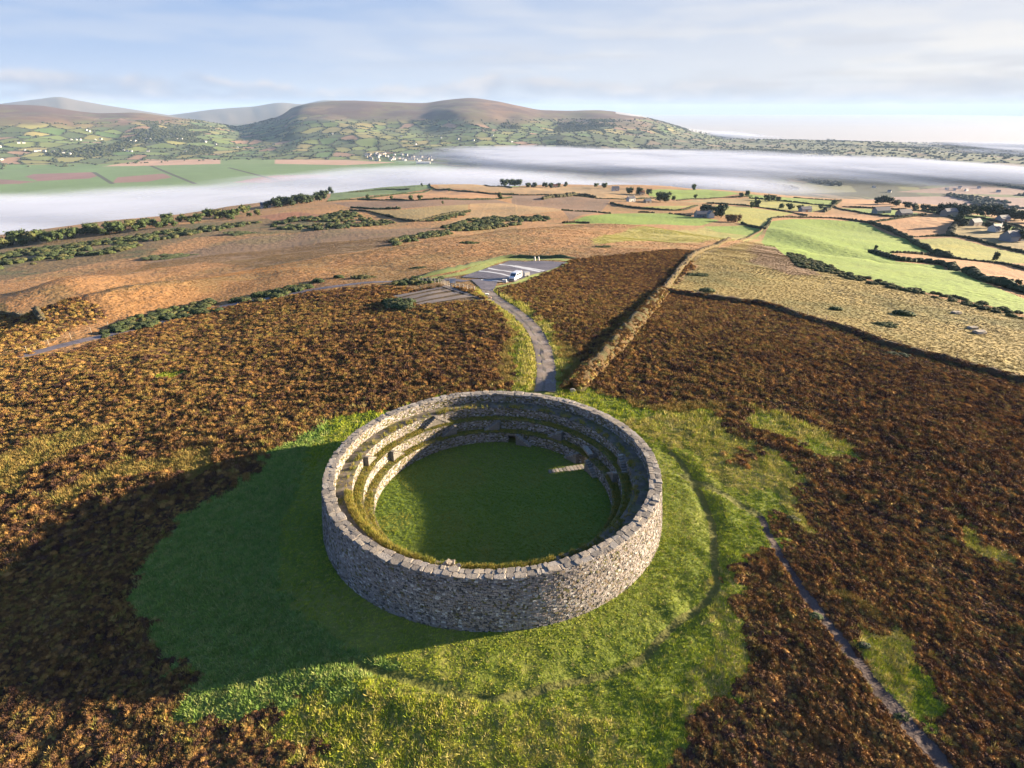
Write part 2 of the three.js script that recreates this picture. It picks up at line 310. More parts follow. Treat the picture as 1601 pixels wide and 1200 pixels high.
function tex(n, fn, m = n, K = ALB) {                                           // colour texture from a function of the pixel, linear values
  const d = new Uint8Array(n * m * 4);
  for (let j = 0; j < m; j++) for (let i = 0; i < n; i++) { const c = fn(i, j), o = (j * n + i) * 4; d[o] = toS[clamp(c[0] * K) * 4096 | 0]; d[o + 1] = toS[clamp(c[1] * K) * 4096 | 0]; d[o + 2] = toS[clamp(c[2] * K) * 4096 | 0]; d[o + 3] = 255; }
  const t = new THREE.DataTexture(d, n, m); t.colorSpace = THREE.SRGBColorSpace; t.magFilter = THREE.LinearFilter; t.needsUpdate = true; return t;
}
function grey(n, fn) {
  const d = new Uint8Array(n * n * 4); for (let j = 0; j < n; j++) for (let i = 0; i < n; i++) { const o = (j * n + i) * 4, v = clamp(fn(i, j)) * 255; d[o] = d[o + 1] = d[o + 2] = v; d[o + 3] = 255; }
  const t = new THREE.DataTexture(d, n, n); t.magFilter = THREE.LinearFilter; t.wrapS = t.wrapT = THREE.RepeatWrapping; t.needsUpdate = true; return t;
}
function tile(n, period, oct) {                                        // seamless noise 0..1
  return (i, j) => { let s = 0, a = 0.5, t = 0; for (let o = 0; o < oct; o++) { const p = period << o, x = i / n * p, y = j / n * p, xi = Math.floor(x), yi = Math.floor(y); let fx = x - xi, fy = y - yi; fx = fx * fx * (3 - 2 * fx); fy = fy * fy * (3 - 2 * fy); const h = (q, w) => PERM[(((q % p) * 131 + (w % p) * 7919 + o * 997) % 65536)]; s += a * ((h(xi, yi) * (1 - fx) + h(xi + 1, yi) * fx) * (1 - fy) + (h(xi, yi + 1) * (1 - fx) + h(xi + 1, yi + 1) * fx) * fy); t += a; a *= 0.6; } return 0.5 + 0.5 * s / t; };
}
// ---------------------------------------------------------------- far valley and hills
const SEA = -240;
function skyTable(list) { const xs = [], es = []; for (const [u, v] of list) { const [dx, dy, dz] = ray(u, v); xs.push(Math.atan2(dx, -dz)); es.push(dy / Math.hypot(dx, dz)); } return curve(xs, es); }
const skyMain = skyTable([[180, 232], [250, 214], [330, 203], [400, 192], [440, 180], [458, 168], [490, 161], [545, 157], [600, 159], [660, 161], [700, 156], [735, 153], [770, 157], [810, 165], [850, 172], [890, 173], [930, 172], [980, 177], [1030, 189], [1075, 202], [1120, 212], [1200, 226], [1300, 240]]);
const skyLeft = skyTable([[-500, 170], [-200, 158], [0, 163], [60, 165], [110, 172], [160, 177], [205, 176], [260, 182], [320, 190], [400, 205], [480, 225], [560, 240]]);
const farFields = [];
function farH(x, z) {
  const X = x - CAM.x, Z = CAM.z - z, r = Math.hypot(X, Z), az = Math.atan2(X, Z);
  let h = SEA;
  const nb = fbm(x / 1500, z / 1500, 4), ns = fbm(x / 520 + 7, z / 520, 4), nt = 1 - Math.abs(fbm(x / 900 + 11, z / 1400 - 3, 3)) * 2;
  const rise = (sky, Rf, Rc, back, rough, p) => {
    const crest = CAM.y + sky(az) * Rc - SEA; if (crest <= 0) return 0;
    let t = (r - Rf) / (Rc - Rf); if (t <= 0) return 0;
    let k = t < 1 ? Math.pow(sstep(0, 1, t) * 0.55 + t * 0.45, p) : 1 - sstep(0, 1, (r - Rc) / back) * 0.9;
    const w = Math.sin(Math.min(1, t) * Math.PI);
    return crest * k + w * rough * (ns * 0.5 + nt * 0.5 + nb * 0.5) * clamp(crest / 260, 0.1, 1);
  };
  const az0 = az * 180 / Math.PI;
  const m = rise(skyMain, 3950 + nb * 250, 7000, 3000, 75, 1.25) * sstep(-31, -27, az0) * sstep(31, 24, az0);
  const l = rise(skyLeft, 3900 + nb * 300, 6600, 3000, 70, 1.35) * sstep(-12, -17, az0);
  const low = Math.max(0, 26 + 34 * nb + 14 * ns) * sstep(4300, 4900, r) * sstep(6900, 6200, r) * sstep(5, 16, az0);
  return h + Math.max(m, l, low) + Math.max(0, fbm(x / 240, z / 240, 3)) * 3 * sstep(3900, 4300, r);
}
let farCells, farColor;
const LF = { x: -9000, z: -12000, S: 18000, Sz: 11400, n: 2048, m: 2048 };
{
  // patchwork: jittered cells, hedge lines along their borders
  const jit = (i, j, k) => 0.5 + 0.42 * PERM[(Math.imul(i, 7129) ^ Math.imul(j, 3571) ^ k * 911) >>> 2 & 65535];
  function cells(x, z, sx, sz) {
    const u = x / sx, v = z / sz, i0 = Math.floor(u), j0 = Math.floor(v); let d1 = 9, d2 = 9, id = 0;
    for (let a = -1; a <= 1; a++) for (let b = -1; b <= 1; b++) { const i = i0 + a, j = j0 + b, d = Math.hypot(u - i - jit(i, j, 1), v - j - jit(i, j, 2)); if (d < d1) { d2 = d1; d1 = d; id = (Math.imul(i, 92821) ^ Math.imul(j, 68917)) >>> 3; } else if (d < d2) d2 = d; }
    return [id, d2 - d1];
  }
  farCells = cells;
  const tones = [[0.10, 0.19, 0.045], [0.14, 0.21, 0.05], [0.20, 0.25, 0.06], [0.30, 0.29, 0.08], [0.36, 0.31, 0.10], [0.12, 0.17, 0.05], [0.09, 0.14, 0.045], [0.40, 0.24, 0.14], [0.17, 0.24, 0.055]];
  const polder = [
    [[0.13, 0.23, 0.07], [[-300, 330], [-300, 262], [0, 262], [160, 258], [540, 250], [660, 252], [720, 262], [640, 300], [300, 320]]],
    [[0.24, 0.12, 0.11], [[40, 276], [52, 272], [145, 269], [153, 275], [140, 279], [60, 283]]],
    [[0.22, 0.12, 0.10], [[-60, 290], [-60, 284], [0, 280], [60, 284], [30, 287]]],
    [[0.26, 0.14, 0.11], [[176, 286], [184, 277], [256, 271], [270, 277], [230, 284]]],
    [[0.30, 0.15, 0.11], [[365, 285], [400, 278], [430, 274], [520, 273], [510, 278], [420, 286]]],
    [[0.50, 0.31, 0.21], [[160, 260], [230, 252], [345, 250], [345, 256], [230, 259]]],
    [[0.50, 0.31, 0.21], [[430, 250], [540, 250], [620, 254], [540, 258], [430, 256]]],
    [[0.15, 0.24, 0.08], [[345, 250], [430, 250], [430, 256], [345, 257]]],
    [[0.30, 0.19, 0.16], [[1320, 318], [1400, 308], [1500, 306], [1700, 312], [1800, 340], [1600, 330], [1450, 326]]],
    [[0.27, 0.17, 0.14], [[1400, 300], [1500, 290], [1700, 300], [1700, 306], [1500, 303]]],
    [[0.17, 0.18, 0.09], [[1100, 292], [1200, 286], [1330, 290], [1340, 300], [1250, 303]]],
  ].map(([c, p]) => [c, p.map(([u, v]) => UP(u, v, SEA))]);
  const pm = new Uint8Array(LF.n * LF.m), Lsq = { x: 0, z: 0, S: LF.n };
  polder.forEach(([, p], i) => fill(pm, LF.n, Lsq, p.map(([x, z]) => [(x - LF.x) / LF.S * LF.n, (z - LF.z) / LF.Sz * LF.m]), i + 1));
  const drains = [[[147, 269], [176, 287]], [[236, 259], [305, 287]], [[358, 262], [440, 283]], [[0, 259], [160, 256], [330, 249], [540, 248]]].map((q) => q.map(([u, v]) => UP(u, v, SEA)));
  farColor = (x, z) => {
    const i = clamp(Math.floor((x - LF.x) / LF.S * LF.n), 0, LF.n - 1), j = clamp(Math.floor((z - LF.z) / LF.Sz * LF.m), 0, LF.m - 1), X = x - CAM.x, Z = CAM.z - z, r = Math.hypot(X, Z), az = Math.atan2(X, Z) * 180 / Math.PI;
    const p = pm[j * LF.n + i], n1 = fbm(x / 300, z / 300, 3), n2 = fbm(x / 60, z / 60, 2);
    if (p) { for (const q of drains) if (Math.abs(polyDist(q, x, z)) < 9) return [0.05, 0.06, 0.04]; const c = polder[p - 1][0], k = 1 + 0.12 * n1 + 0.10 * n2; return [c[0] * k, c[1] * k, c[2] * k]; }
    if (Math.abs(az) > 75 || Z < 0) return [0.12, 0.15, 0.06];
    if (az > 9 && r > 6850 + 350 * n1) return [0.40, 0.42, 0.46];  // open water past the lowland, paled to paint in the horizon haze
    const h = farH(x, z) - SEA;
    const [id, e] = cells(x + 60 * n1, z + 60 * vn(x / 200, z / 200), 120, 150);
    let c = tones[(id % 97) % tones.length]; const v = 0.85 + (id % 13) / 13 * 0.35;
    c = [c[0] * v * (1 + 0.1 * n2), c[1] * v * (1 + 0.1 * n2), c[2] * v];
    if (az > 4 && h < 90) c = mix3(c, [0.085, 0.11, 0.055], 0.55);
    if (e < 0.12 + 0.06 * n2) c = [0.035, 0.05, 0.022];                                   // hedges
    const wood = fbm(x / 420 + 21, z / 620, 4) + (az > 4 ? 0.16 : 0) + (az < -25 ? 0.12 : 0); if (wood > 0.30) c = mix3(c, [0.030, 0.048, 0.024], sstep(0.30, 0.38, wood));
    const moor = sstep(150, 215, h + 70 * n1 + 22 * n2 + (az > 4 ? 40 : 0));                                       // heather and bracken on the tops
    const mc = mix3([0.11, 0.06, 0.052], mix3([0.22, 0.12, 0.07], [0.14, 0.12, 0.05], sstep(-0.2, 0.5, fbm(x / 700, z / 700, 3))), sstep(-0.3, 0.5, n1 + 0.6 * n2));
    const fc = mix3(c, mc, moor); return [fc[0] * 0.8, fc[1] * 0.8, fc[2] * 0.8];
  };
}
const bumpTile = grey(512, tile(512, 12, 5));
const groundMats = levels.map((L, k) => {
  const n = L.n, s = L.S / n;
  const t = tex(n, (i, j) => { const x = L.x + (i + 0.5) * s, z = L.z + (j + 0.5) * s; if (k === 2) { const h = H(x, z); if (h < -205) { const v = farColor(x, z), w = sstep(-205, -222, h); return w < 1 ? mix3(groundColor(x, z, classAt(x, z)), v, w) : v; } } return groundColor(x, z, classAt(x, z)); });
  t.wrapS = t.wrapT = THREE.ClampToEdgeWrapping; t.repeat.set(1 / L.S, 1 / L.S); t.offset.set(-L.x / L.S, -L.z / L.S);
  const b = bumpTile.clone(); const per = [9, 34, 130][k]; b.repeat.set(1 / per, 1 / per); b.needsUpdate = true;
  return new THREE.MeshStandardMaterial({ map: t, roughness: 1, bumpMap: b, bumpScale: [0.22, 0.8, 1.6][k] });
});
{
  function lines(from, to, fine0, fine1, d0, grow, dmax) {
    const out = []; for (let v = fine0; v <= fine1 + 1e-6; v += d0) out.push(v);
    for (let v = fine1, d = d0; v < to;) { d = Math.min(dmax, d * grow); v = Math.min(to, v + d); if (to - v < d * 0.4) v = to; out.push(v); }
    for (let v = fine0, d = d0; v > from;) { d = Math.min(dmax, d * grow); v = Math.max(from, v - d); if (v - from < d * 0.4) v = from; out.unshift(v); }
    return out;
  }
  const xs = lines(-2000, 2000, -48, 48, 0.5, 1.045, 26), zs = lines(-3600, 400, -48, 42, 0.5, 1.045, 26), nx = xs.length, nz = zs.length;
  const pos = new Float32Array(nx * nz * 3), uv = new Float32Array(nx * nz * 2);
  for (let j = 0; j < nz; j++) for (let i = 0; i < nx; i++) { const o = j * nx + i; pos[o * 3] = xs[i]; pos[o * 3 + 1] = H(xs[i], zs[j]); pos[o * 3 + 2] = zs[j]; uv[o * 2] = xs[i]; uv[o * 2 + 1] = zs[j]; }
  const idx = [[], [], []];
  for (let j = 0; j < nz - 1; j++) for (let i = 0; i < nx - 1; i++) {
    let k = 0; for (; k < 2; k++) { const L = levels[k]; if (xs[i] >= L.x && xs[i + 1] <= L.x + L.S && zs[j] >= L.z && zs[j + 1] <= L.z + L.S) break; }
    const a = j * nx + i; idx[k].push(a, a + nx, a + 1, a + 1, a + nx, a + nx + 1);
  }
  const g = new THREE.BufferGeometry(); g.setAttribute('position', new THREE.BufferAttribute(pos, 3)); g.setAttribute('uv', new THREE.BufferAttribute(uv, 2));
  g.setIndex([].concat(idx[0], idx[1]).concat(idx[2])); let s = 0; idx.forEach((q, k) => { g.addGroup(s, q.length, k); s += q.length; });
  g.computeVertexNormals();
  structure(new THREE.Mesh(g, groundMats), 'ground', 'hilltop of heather, rough grass and small fields falling to the valley');
  console.log('ground', nx, nz);
}
{
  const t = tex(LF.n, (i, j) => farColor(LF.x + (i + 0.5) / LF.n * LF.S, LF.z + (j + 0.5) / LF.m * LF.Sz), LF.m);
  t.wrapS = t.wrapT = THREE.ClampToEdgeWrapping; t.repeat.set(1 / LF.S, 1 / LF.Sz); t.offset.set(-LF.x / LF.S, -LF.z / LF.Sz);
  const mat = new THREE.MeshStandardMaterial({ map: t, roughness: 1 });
  const dx = 45, dz = 40, nx = Math.round(LF.S / dx) + 1, nz = Math.round(LF.Sz / dz) + 1, pos = new Float32Array(nx * nz * 3), uv = new Float32Array(nx * nz * 2), idx = [];
  for (let j = 0; j < nz; j++) for (let i = 0; i < nx; i++) { const x = LF.x + i * dx, z = LF.z + j * dz, o = j * nx + i; const inG = x > -1990 && x < 1990 && z > -3590; pos[o * 3] = x; pos[o * 3 + 1] = (Math.abs(x) > 60 + 1.25 * (CAM.z - z) + 800 ? SEA : farH(x, z)) - (inG ? 3 : 0); pos[o * 3 + 2] = z; uv[o * 2] = x; uv[o * 2 + 1] = z; }
  for (let j = 0; j < nz - 1; j++) for (let i = 0; i < nx - 1; i++) {
    const x = LF.x + i * dx, z = LF.z + j * dz; if (x > -1900 && x < 1850 && z > -3500) continue;
    if (Math.abs(x) > 1.25 * (CAM.z - z) + 900) continue;
    const a = j * nx + i; idx.push(a, a + nx, a + 1, a + 1, a + nx, a + nx + 1);
  }
  const g = new THREE.BufferGeometry(); g.setAttribute('position', new THREE.BufferAttribute(pos, 3)); g.setAttribute('uv', new THREE.BufferAttribute(uv, 2)); g.setIndex(idx); g.computeVertexNormals();
  structure(new THREE.Mesh(mergeVertices(g), mat), 'hills', 'patchwork hills with moorland tops beyond the misty valley');
}
// sea and lowland out to the horizon, haze painted into the pale colour
{
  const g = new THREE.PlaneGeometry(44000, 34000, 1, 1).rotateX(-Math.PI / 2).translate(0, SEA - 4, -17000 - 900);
  structure(new THREE.Mesh(g, std([0.42, 0.44, 0.48], 0.9)), 'sea', 'distant lough and sea reaching the horizon, haze painted into its pale colour');
}
function distant(name, label, pts, R, depth, color) {                  // a far mountain: crest from its skyline, slopes on both sides
  const sk = skyTable(pts), a0 = Math.atan2(...(([x, , z]) => [x, -z])(ray(...pts[0]))), a1 = Math.atan2(...(([x, , z]) => [x, -z])(ray(...pts[pts.length - 1]))), n = 90, m = 14, pos = [], idx = [];
  for (let i = 0; i <= n; i++) { const a = mix(a0, a1, i / n), top = CAM.y + sk(a) * R - SEA; for (let j = 0; j <= m; j++) { const t = j / m * 2 - 1, r = R + t * depth, k = Math.pow(Math.cos(t * Math.PI / 2), 1.3); pos.push(CAM.x + Math.sin(a) * r, SEA - 5 + top * k * (1 + 0.18 * (1 - k) * vn(a * 90, t * 3)), CAM.z - Math.cos(a) * r); } }
  for (let i = 0; i < n; i++) for (let j = 0; j < m; j++) { const q = i * (m + 1) + j; idx.push(q, q + m + 1, q + 1, q + 1, q + m + 1, q + m + 2); }
  const g = new THREE.BufferGeometry(); g.setAttribute('position', new THREE.Float32BufferAttribute(pos, 3)); g.setIndex(idx); g.computeVertexNormals();
  structure(new THREE.Mesh(g, std(color, 1, { side: THREE.DoubleSide })), name, label);
}
distant('mountain', 'faint mountain behind the lower moorland ridge', [[-560, 196], [-200, 176], [-60, 168], [30, 158], [62, 154], [92, 151], [120, 156], [160, 163], [230, 174], [330, 190]], 15000, 2200, [0.13, 0.105, 0.075]);
distant('mountain', 'faint blue mountains rising behind the moorland hill', [[170, 190], [240, 182], [285, 177], [330, 171], [352, 169], [395, 166], [440, 160], [470, 162], [510, 156], [560, 160], [640, 176], [720, 190]], 15500, 2300, [0.13, 0.105, 0.075]);
distant('mountain', 'faint low hill far across the sea', [[1440, 214], [1490, 207], [1560, 206], [1640, 204], [1750, 212]], 12500, 900, [0.13, 0.105, 0.075]);
// ---------------------------------------------------------------- the ring fort
const R = rng(101);
function jitterBox(w, h, d, k, r) {                                    // a rough stone: box with shifted corners and a chamfered upper face
  const p = [], c = []; for (let i = 0; i < 8; i++) c.push([((i & 1) ? 0.5 : -0.5) * w * (1 - k * r()), ((i & 2) ? 0.5 : -0.5) * h * (1 - k * r()), ((i & 4) ? 0.5 : -0.5) * d * (1 - k * r())]);
  const tri = (a, b, d2) => p.push(...c[a], ...c[b], ...c[d2]);
  for (const [a, b, d2, e] of [[0, 2, 3, 1], [4, 5, 7, 6], [0, 4, 6, 2], [1, 3, 7, 5], [0, 1, 5, 4], [2, 6, 7, 3]]) { tri(a, b, d2); tri(a, d2, e); }
  const g = new THREE.BufferGeometry(); g.setAttribute('position', new THREE.Float32BufferAttribute(p, 3));
  const uv = []; for (let i = 0; i < p.length / 3; i++) uv.push(p[i * 3] + p[i * 3 + 2], p[i * 3 + 1] + p[i * 3 + 2]); g.setAttribute('uv', new THREE.Float32BufferAttribute(uv, 2));
  g.computeVertexNormals(); return g;
}
function roundedStone(w, h, d, k, r) {                                 // coping stone: worn edges
  const g = new THREE.BoxGeometry(w, h, d, 2, 2, 2), p = g.attributes.position; const m = new Map();
  for (let i = 0; i < p.count; i++) { const key = [p.getX(i), p.getY(i), p.getZ(i)].map((v) => v.toFixed(4)).join(); if (!m.has(key)) m.set(key, [r() - 0.5, r() - 0.5, r() - 0.5]); const j = m.get(key); const x = p.getX(i) / w * 2, y = p.getY(i) / h * 2, z = p.getZ(i) / d * 2; const e = (Math.abs(x) > 0.9) + (Math.abs(y) > 0.9) + (Math.abs(z) > 0.9), q = e === 3 ? 0.86 : e === 2 ? 0.95 : 1; p.setXYZ(i, p.getX(i) * q + j[0] * k * w, p.getY(i) * q + j[1] * k * h, p.getZ(i) * q + j[2] * k * d); }
  g.computeVertexNormals(); const ng = g.toNonIndexed(); ng.computeVertexNormals(); return ng;
}
const stoneT = tex(256, (i, j) => { const n = tile(256, 6, 5)(i, j), l = tile(256, 20, 3)(j, i); let c = mix3([0.62, 0.60, 0.58], [1.0, 0.98, 0.95], clamp((n - 0.3) * 2.5)); if (l > 0.66) c = mix3(c, [1, 1, 0.96], 0.7); if (l < 0.33) c = mix3(c, [0.5, 0.47, 0.43], 0.6); return c; }, 256, 1);
stoneT.wrapS = stoneT.wrapT = THREE.RepeatWrapping; stoneT.repeat.set(1.1, 1.1);
const stoneB = grey(256, tile(256, 10, 5)); stoneB.repeat.set(1.3, 1.3);
const stoneMat = (c) => new THREE.MeshStandardMaterial({ color: lin(...c).multiplyScalar(c[0] === 1 ? 1 : ALB), roughness: 0.95, map: stoneT, bumpMap: stoneB, bumpScale: 0.03 });
const stoneTints = [[0.40, 0.355, 0.30], [0.33, 0.30, 0.265], [0.46, 0.41, 0.34], [0.26, 0.24, 0.215], [0.44, 0.41, 0.37]].map(stoneMat);
const instStone = stoneMat([1, 1, 1]);
const coreMat = stoneMat([0.28, 0.25, 0.22]);
const RO = 17.0, RT = 16.45, HT = 4.82;
const faceR = (y) => RO - (RO - RT) * clamp(y / 5) * (0.75 + 0.25 * y / 5);
const fort = top(new THREE.Group(), 'ring_fort', 'circular drystone ring fort with terraced inner walls on the hilltop', 'ring fort');
// levels inside: walkway, two terraces
const WALK = 3.75, T2 = 2.55, T1 = 1.3, rW = 15.45, rA = 14.0, rB = 13.05, rI = 12.15;
const D = Math.PI / 180, DOOR = 123 * D, DIN = [12.15 * Math.sin(123 * Math.PI / 180), 12.15 * Math.cos(123 * Math.PI / 180)], DDIR = [Math.sin(105 * Math.PI / 180), Math.cos(105 * Math.PI / 180)], NICHE = 171 * D, NW = 0.45 / 12.2, NICHE2 = 330 * D;
// the entrance passage runs slantwise through the wall: its centre line and half width as angles at a radius
const DB = DIN[0] * DDIR[0] + DIN[1] * DDIR[1], doorS = (r) => -DB + Math.sqrt(Math.max(0, DB * DB + r * r - 12.15 * 12.15));
const doorT = (r) => { const s = doorS(r); return Math.atan2(DIN[0] + DDIR[0] * s, DIN[1] + DDIR[1] * s); }, doorHW = (r) => 0.66 / r / Math.cos(doorT(r) - 105 * D);
const doorA = (r) => doorT(r) - doorHW(r), doorB = (r) => doorT(r) + doorHW(r);
function sweepSector(prof, a0, b0, cap = true) {
  const fa = typeof a0 === 'function' ? a0 : () => a0, fb = typeof b0 === 'function' ? b0 : () => b0;
  const n = Math.max(2, Math.ceil((fb(14) - fa(14)) / (1.5 * D))), m = prof.length, pos = [], uv = [], idx = []; let acc = [0];
  for (let j = 1; j <= m; j++) { const p = prof[j - 1], q = prof[j % m]; acc.push(acc[j - 1] + Math.hypot(q[0] - p[0], q[1] - p[1])); }
  for (let j = 0; j < m; j++) { const p = prof[j], q = prof[(j + 1) % m]; for (let i = 0; i < n; i++) { const o = pos.length / 3; for (const [pt, f, v] of [[p, i / n, acc[j]], [q, i / n, acc[j + 1]], [p, (i + 1) / n, acc[j]], [q, (i + 1) / n, acc[j + 1]]]) { const t = mix(fa(pt[0]), fb(pt[0]), f); pos.push(pt[0] * Math.sin(t), pt[1], pt[0] * Math.cos(t)); uv.push(t * 15, v); } idx.push(o, o + 2, o + 1, o + 1, o + 2, o + 3); } }
  if (cap) for (const ft of [fa, fb]) { const o = pos.length / 3; prof.forEach(([r, y]) => { const t = ft(r); pos.push(r * Math.sin(t), y, r * Math.cos(t)); uv.push(r, y); }); for (const f of THREE.ShapeUtils.triangulateShape(prof.map(([r, y]) => new THREE.Vector2(r, y)), [])) idx.push(o + f[0], o + f[1], o + f[2]); }
  const g = new THREE.BufferGeometry(); g.setAttribute('position', new THREE.Float32BufferAttribute(pos, 3)); g.setAttribute('uv', new THREE.Float32BufferAttribute(uv, 2)); g.setIndex(idx); g.computeVertexNormals(); return g;
}
{
  const e = 0.09;                                                      // the core stands back behind its facing stones
  const outer = [[RO - e, -0.6], [faceR(2.5) - e, 2.5], [RT - e, HT - 0.02]];
  const full = [...outer, [rW + e, HT - 0.02], [rW + e, WALK], [rA + e, WALK - 0.03], [rA + e, T2], [rB + e, T2 - 0.03], [rB + e, T1], [rI + e, T1 - 0.03], [rI + e, -0.6]];
  const lintel = [[faceR(1.9) - e, 1.95], ...outer.slice(1), ...full.slice(3, 8), [rB + e, 1.95]];
  const niche = [...outer, ...full.slice(3, 10), [rI + e, 1.05], [rI + 1.3, 1.05], [rI + 1.3, -0.6]];
  const cuts = [[doorA, doorB, lintel], [NICHE - NW, NICHE + NW, niche], [NICHE2 - NW, NICHE2 + NW, niche]], geos = [];
  const seq = [[cuts[2][1] - 2 * Math.PI, cuts[0][0], full], cuts[0], [cuts[0][1], cuts[1][0], full], cuts[1], [cuts[1][1], cuts[2][0], full], cuts[2]];
  for (const [s, t, p] of seq) geos.push(sweepSector(p, s, t));
  part(fort, 'wall_core', mergeGeometries(geos), coreMat).userData.label = 'packed rubble core of the thick ring wall';
}
// facing stones: courses of rough blocks, thousands of them
function stoneCourses(name, faces, label) {
  const geos = [0, 1, 2, 3].map(() => jitterBox(1, 1, 1, 0.28, R)), list = [[], [], [], []], M = new THREE.Matrix4(), Q = new THREE.Quaternion(), E = new THREE.Euler(), P = new THREE.Vector3(), S = new THREE.Vector3();
  for (const f of faces) {
    let y = f.y0;
    while (y < f.y1 - 0.04) {
      const h = Math.min(f.y1 - y, mix(0.085, 0.17, R())), yc = y + h / 2, rad = f.r(yc); let t = f.a0 + R() * 0.02;
      while (t < f.a1) {
        const big = R() < 0.06 ? 1.6 : 1, w = mix(0.12, 0.38, R() * R() + 0.15 * R()) * big, tc = t + w / 2 / rad; t += (w + 0.012) / rad;
        if (f.skip && f.skip(((tc % (2 * Math.PI)) + 2 * Math.PI) % (2 * Math.PI), yc, w / 2 / rad, rad)) continue;
        const out = f.dir * ((R() - 0.45) * 0.075);
        P.set((rad - f.dir * 0.13 + out) * Math.sin(tc), yc + (R() - 0.5) * 0.03, (rad - f.dir * 0.13 + out) * Math.cos(tc));
        E.set((R() - 0.5) * 0.12, tc + (R() - 0.5) * 0.10, (R() - 0.5) * 0.10); Q.setFromEuler(E); S.set(w * 1.06, h * 1.04 * (R() < 0.05 ? 1.5 : 1), 0.34);
        const n = fbm(tc * 9, yc * 0.8 + f.seed, 3), tone = 0.31 + 0.20 * R() + 0.08 * n; let c = [tone * (1.05 + 0.1 * R()), tone, tone * (0.90 + 0.10 * R())];
        const q = R(); if (q < 0.07) c = [0.80, 0.79, 0.76]; else if (q < 0.17) c = [0.14, 0.135, 0.13]; else if (q < 0.25) c = [0.33, 0.26, 0.18]; else if (q < 0.31 || (f.dir < 0 && q < 0.48)) c = [0.22, 0.21, 0.08];
        list[(R() * 4) | 0].push([M.compose(P, Q, S).clone(), c]);
      }
      y += h;
    }
  }
  const g = new THREE.Group(); g.name = name; fort.add(g); g.userData.kind = 'stuff'; if (label) g.userData.label = label;
  list.forEach((l, k) => { const m = new THREE.InstancedMesh(geos[k], instStone, l.length), c = new THREE.Color(); l.forEach(([x, col], i) => { m.setMatrixAt(i, x); m.setColorAt(i, c.setRGB(...col).multiplyScalar(ALB)); }); m.name = 'stone_facing'; m.userData.kind = 'stuff'; m.castShadow = m.receiveShadow = true; g.add(m); });
}
const nearA = (t, c, w) => Math.abs(((t - c + 3 * Math.PI) % (2 * Math.PI)) - Math.PI) < w;
const skipDoor = (t, y, hw, r) => y < 1.95 && nearA(t, doorT(r), doorHW(r) + hw * 0.7);
const skipIn = (t, y, hw, r) => skipDoor(t, y, hw, r) || (y < 1.05 && (nearA(t, NICHE, NW + hw * 0.6) || nearA(t, NICHE2, NW + hw * 0.6)));
const all = { a0: 0, a1: 2 * Math.PI };
stoneCourses('outer_facing', [{ ...all, y0: -0.35, y1: HT, r: faceR, dir: 1, seed: 1, skip: skipDoor }], 'outer face of small grey drystone blocks');
stoneCourses('inner_facing', [
  { ...all, y0: WALK, y1: HT, r: () => rW, dir: -1, seed: 2 }, { ...all, y0: T2, y1: WALK, r: () => rA, dir: -1, seed: 3 },
  { ...all, y0: T1, y1: T2, r: () => rB, dir: -1, seed: 4, skip: skipDoor }, { ...all, y0: -0.1, y1: T1, r: () => rI, dir: -1, seed: 5, skip: skipIn }], 'stepped inner faces of drystone blocks');
// passage sides
{
  const geos = [], nx = DDIR[1], nz = -DDIR[0], at = (s, o) => [DIN[0] + DDIR[0] * s + nx * o, DIN[1] + DDIR[1] * s + nz * o], end = doorS(RO) - 0.2;
  for (const sd of [-1, 1]) for (let y = 0; y < 1.9;) { const h = mix(0.14, 0.24, R()); for (let s = 0.2; s < end - 0.2;) { const w = mix(0.25, 0.6, R()), [x, z] = at(s + w / 2, sd * 0.655); const g = jitterBox(0.14, h, w, 0.12, R); g.rotateY(105 * D); g.translate(x, y + h / 2, z); geos.push(g); s += w + 0.01; } y += h; }
  const p = part(fort, 'passage_stones', mergeGeometries(geos), stoneTints[1]); p.userData.kind = 'stuff';
  for (let i = 0; i < 5; i++) { const [x, z] = at(mix(0.25, end - 0.1, i / 4), 0), m = part(fort, 'lintel', jitterBox(1.9, 0.26, 0.62, 0.1, R), stoneTints[2]); m.position.set(x, 2.06, z); m.rotation.y = 105 * D; }
}
for (const nt of [NICHE, NICHE2]) { const m = part(fort, 'lintel', jitterBox(1.5, 0.2, 0.5, 0.1, R), stoneTints[0]); m.position.set((rI + 0.15) * Math.sin(nt), 1.12, (rI + 0.15) * Math.cos(nt)); m.rotation.y = nt; }
// coping: two rows of slabs round the rim
{
  const variants = []; for (let i = 0; i < 10; i++) variants.push(roundedStone(1, 1, 1, 0.17, R));
  for (const [rc, d, n] of [[RT - 0.27, 0.60, 148], [rW + 0.24, 0.52, 146]]) {
    let ws = []; for (let i = 0; i < n; i++) ws.push(mix(0.35, 1.5, R())); const s = ws.reduce((a, b) => a + b); let t = R();
    for (const w0 of ws) {
      const dt = w0 / s * 2 * Math.PI, tc = t + dt / 2, w = dt * rc; t += dt;
      const hh = mix(0.12, 0.24, R() * R()), rr = rc + (R() - 0.5) * 0.16, m = part(fort, 'coping_stone', variants[(R() * 10) | 0], stoneTints[(R() * 5) | 0]);
      m.scale.set(w * 0.97, hh, d * mix(0.9, 1.15, R())); m.position.set(rr * Math.sin(tc), HT + hh / 2 - 0.07, rr * Math.cos(tc)); m.rotation.set((R() - 0.5) * 0.10, tc + (R() - 0.5) * 0.3, (R() - 0.5) * 0.10);
    }
  }
}
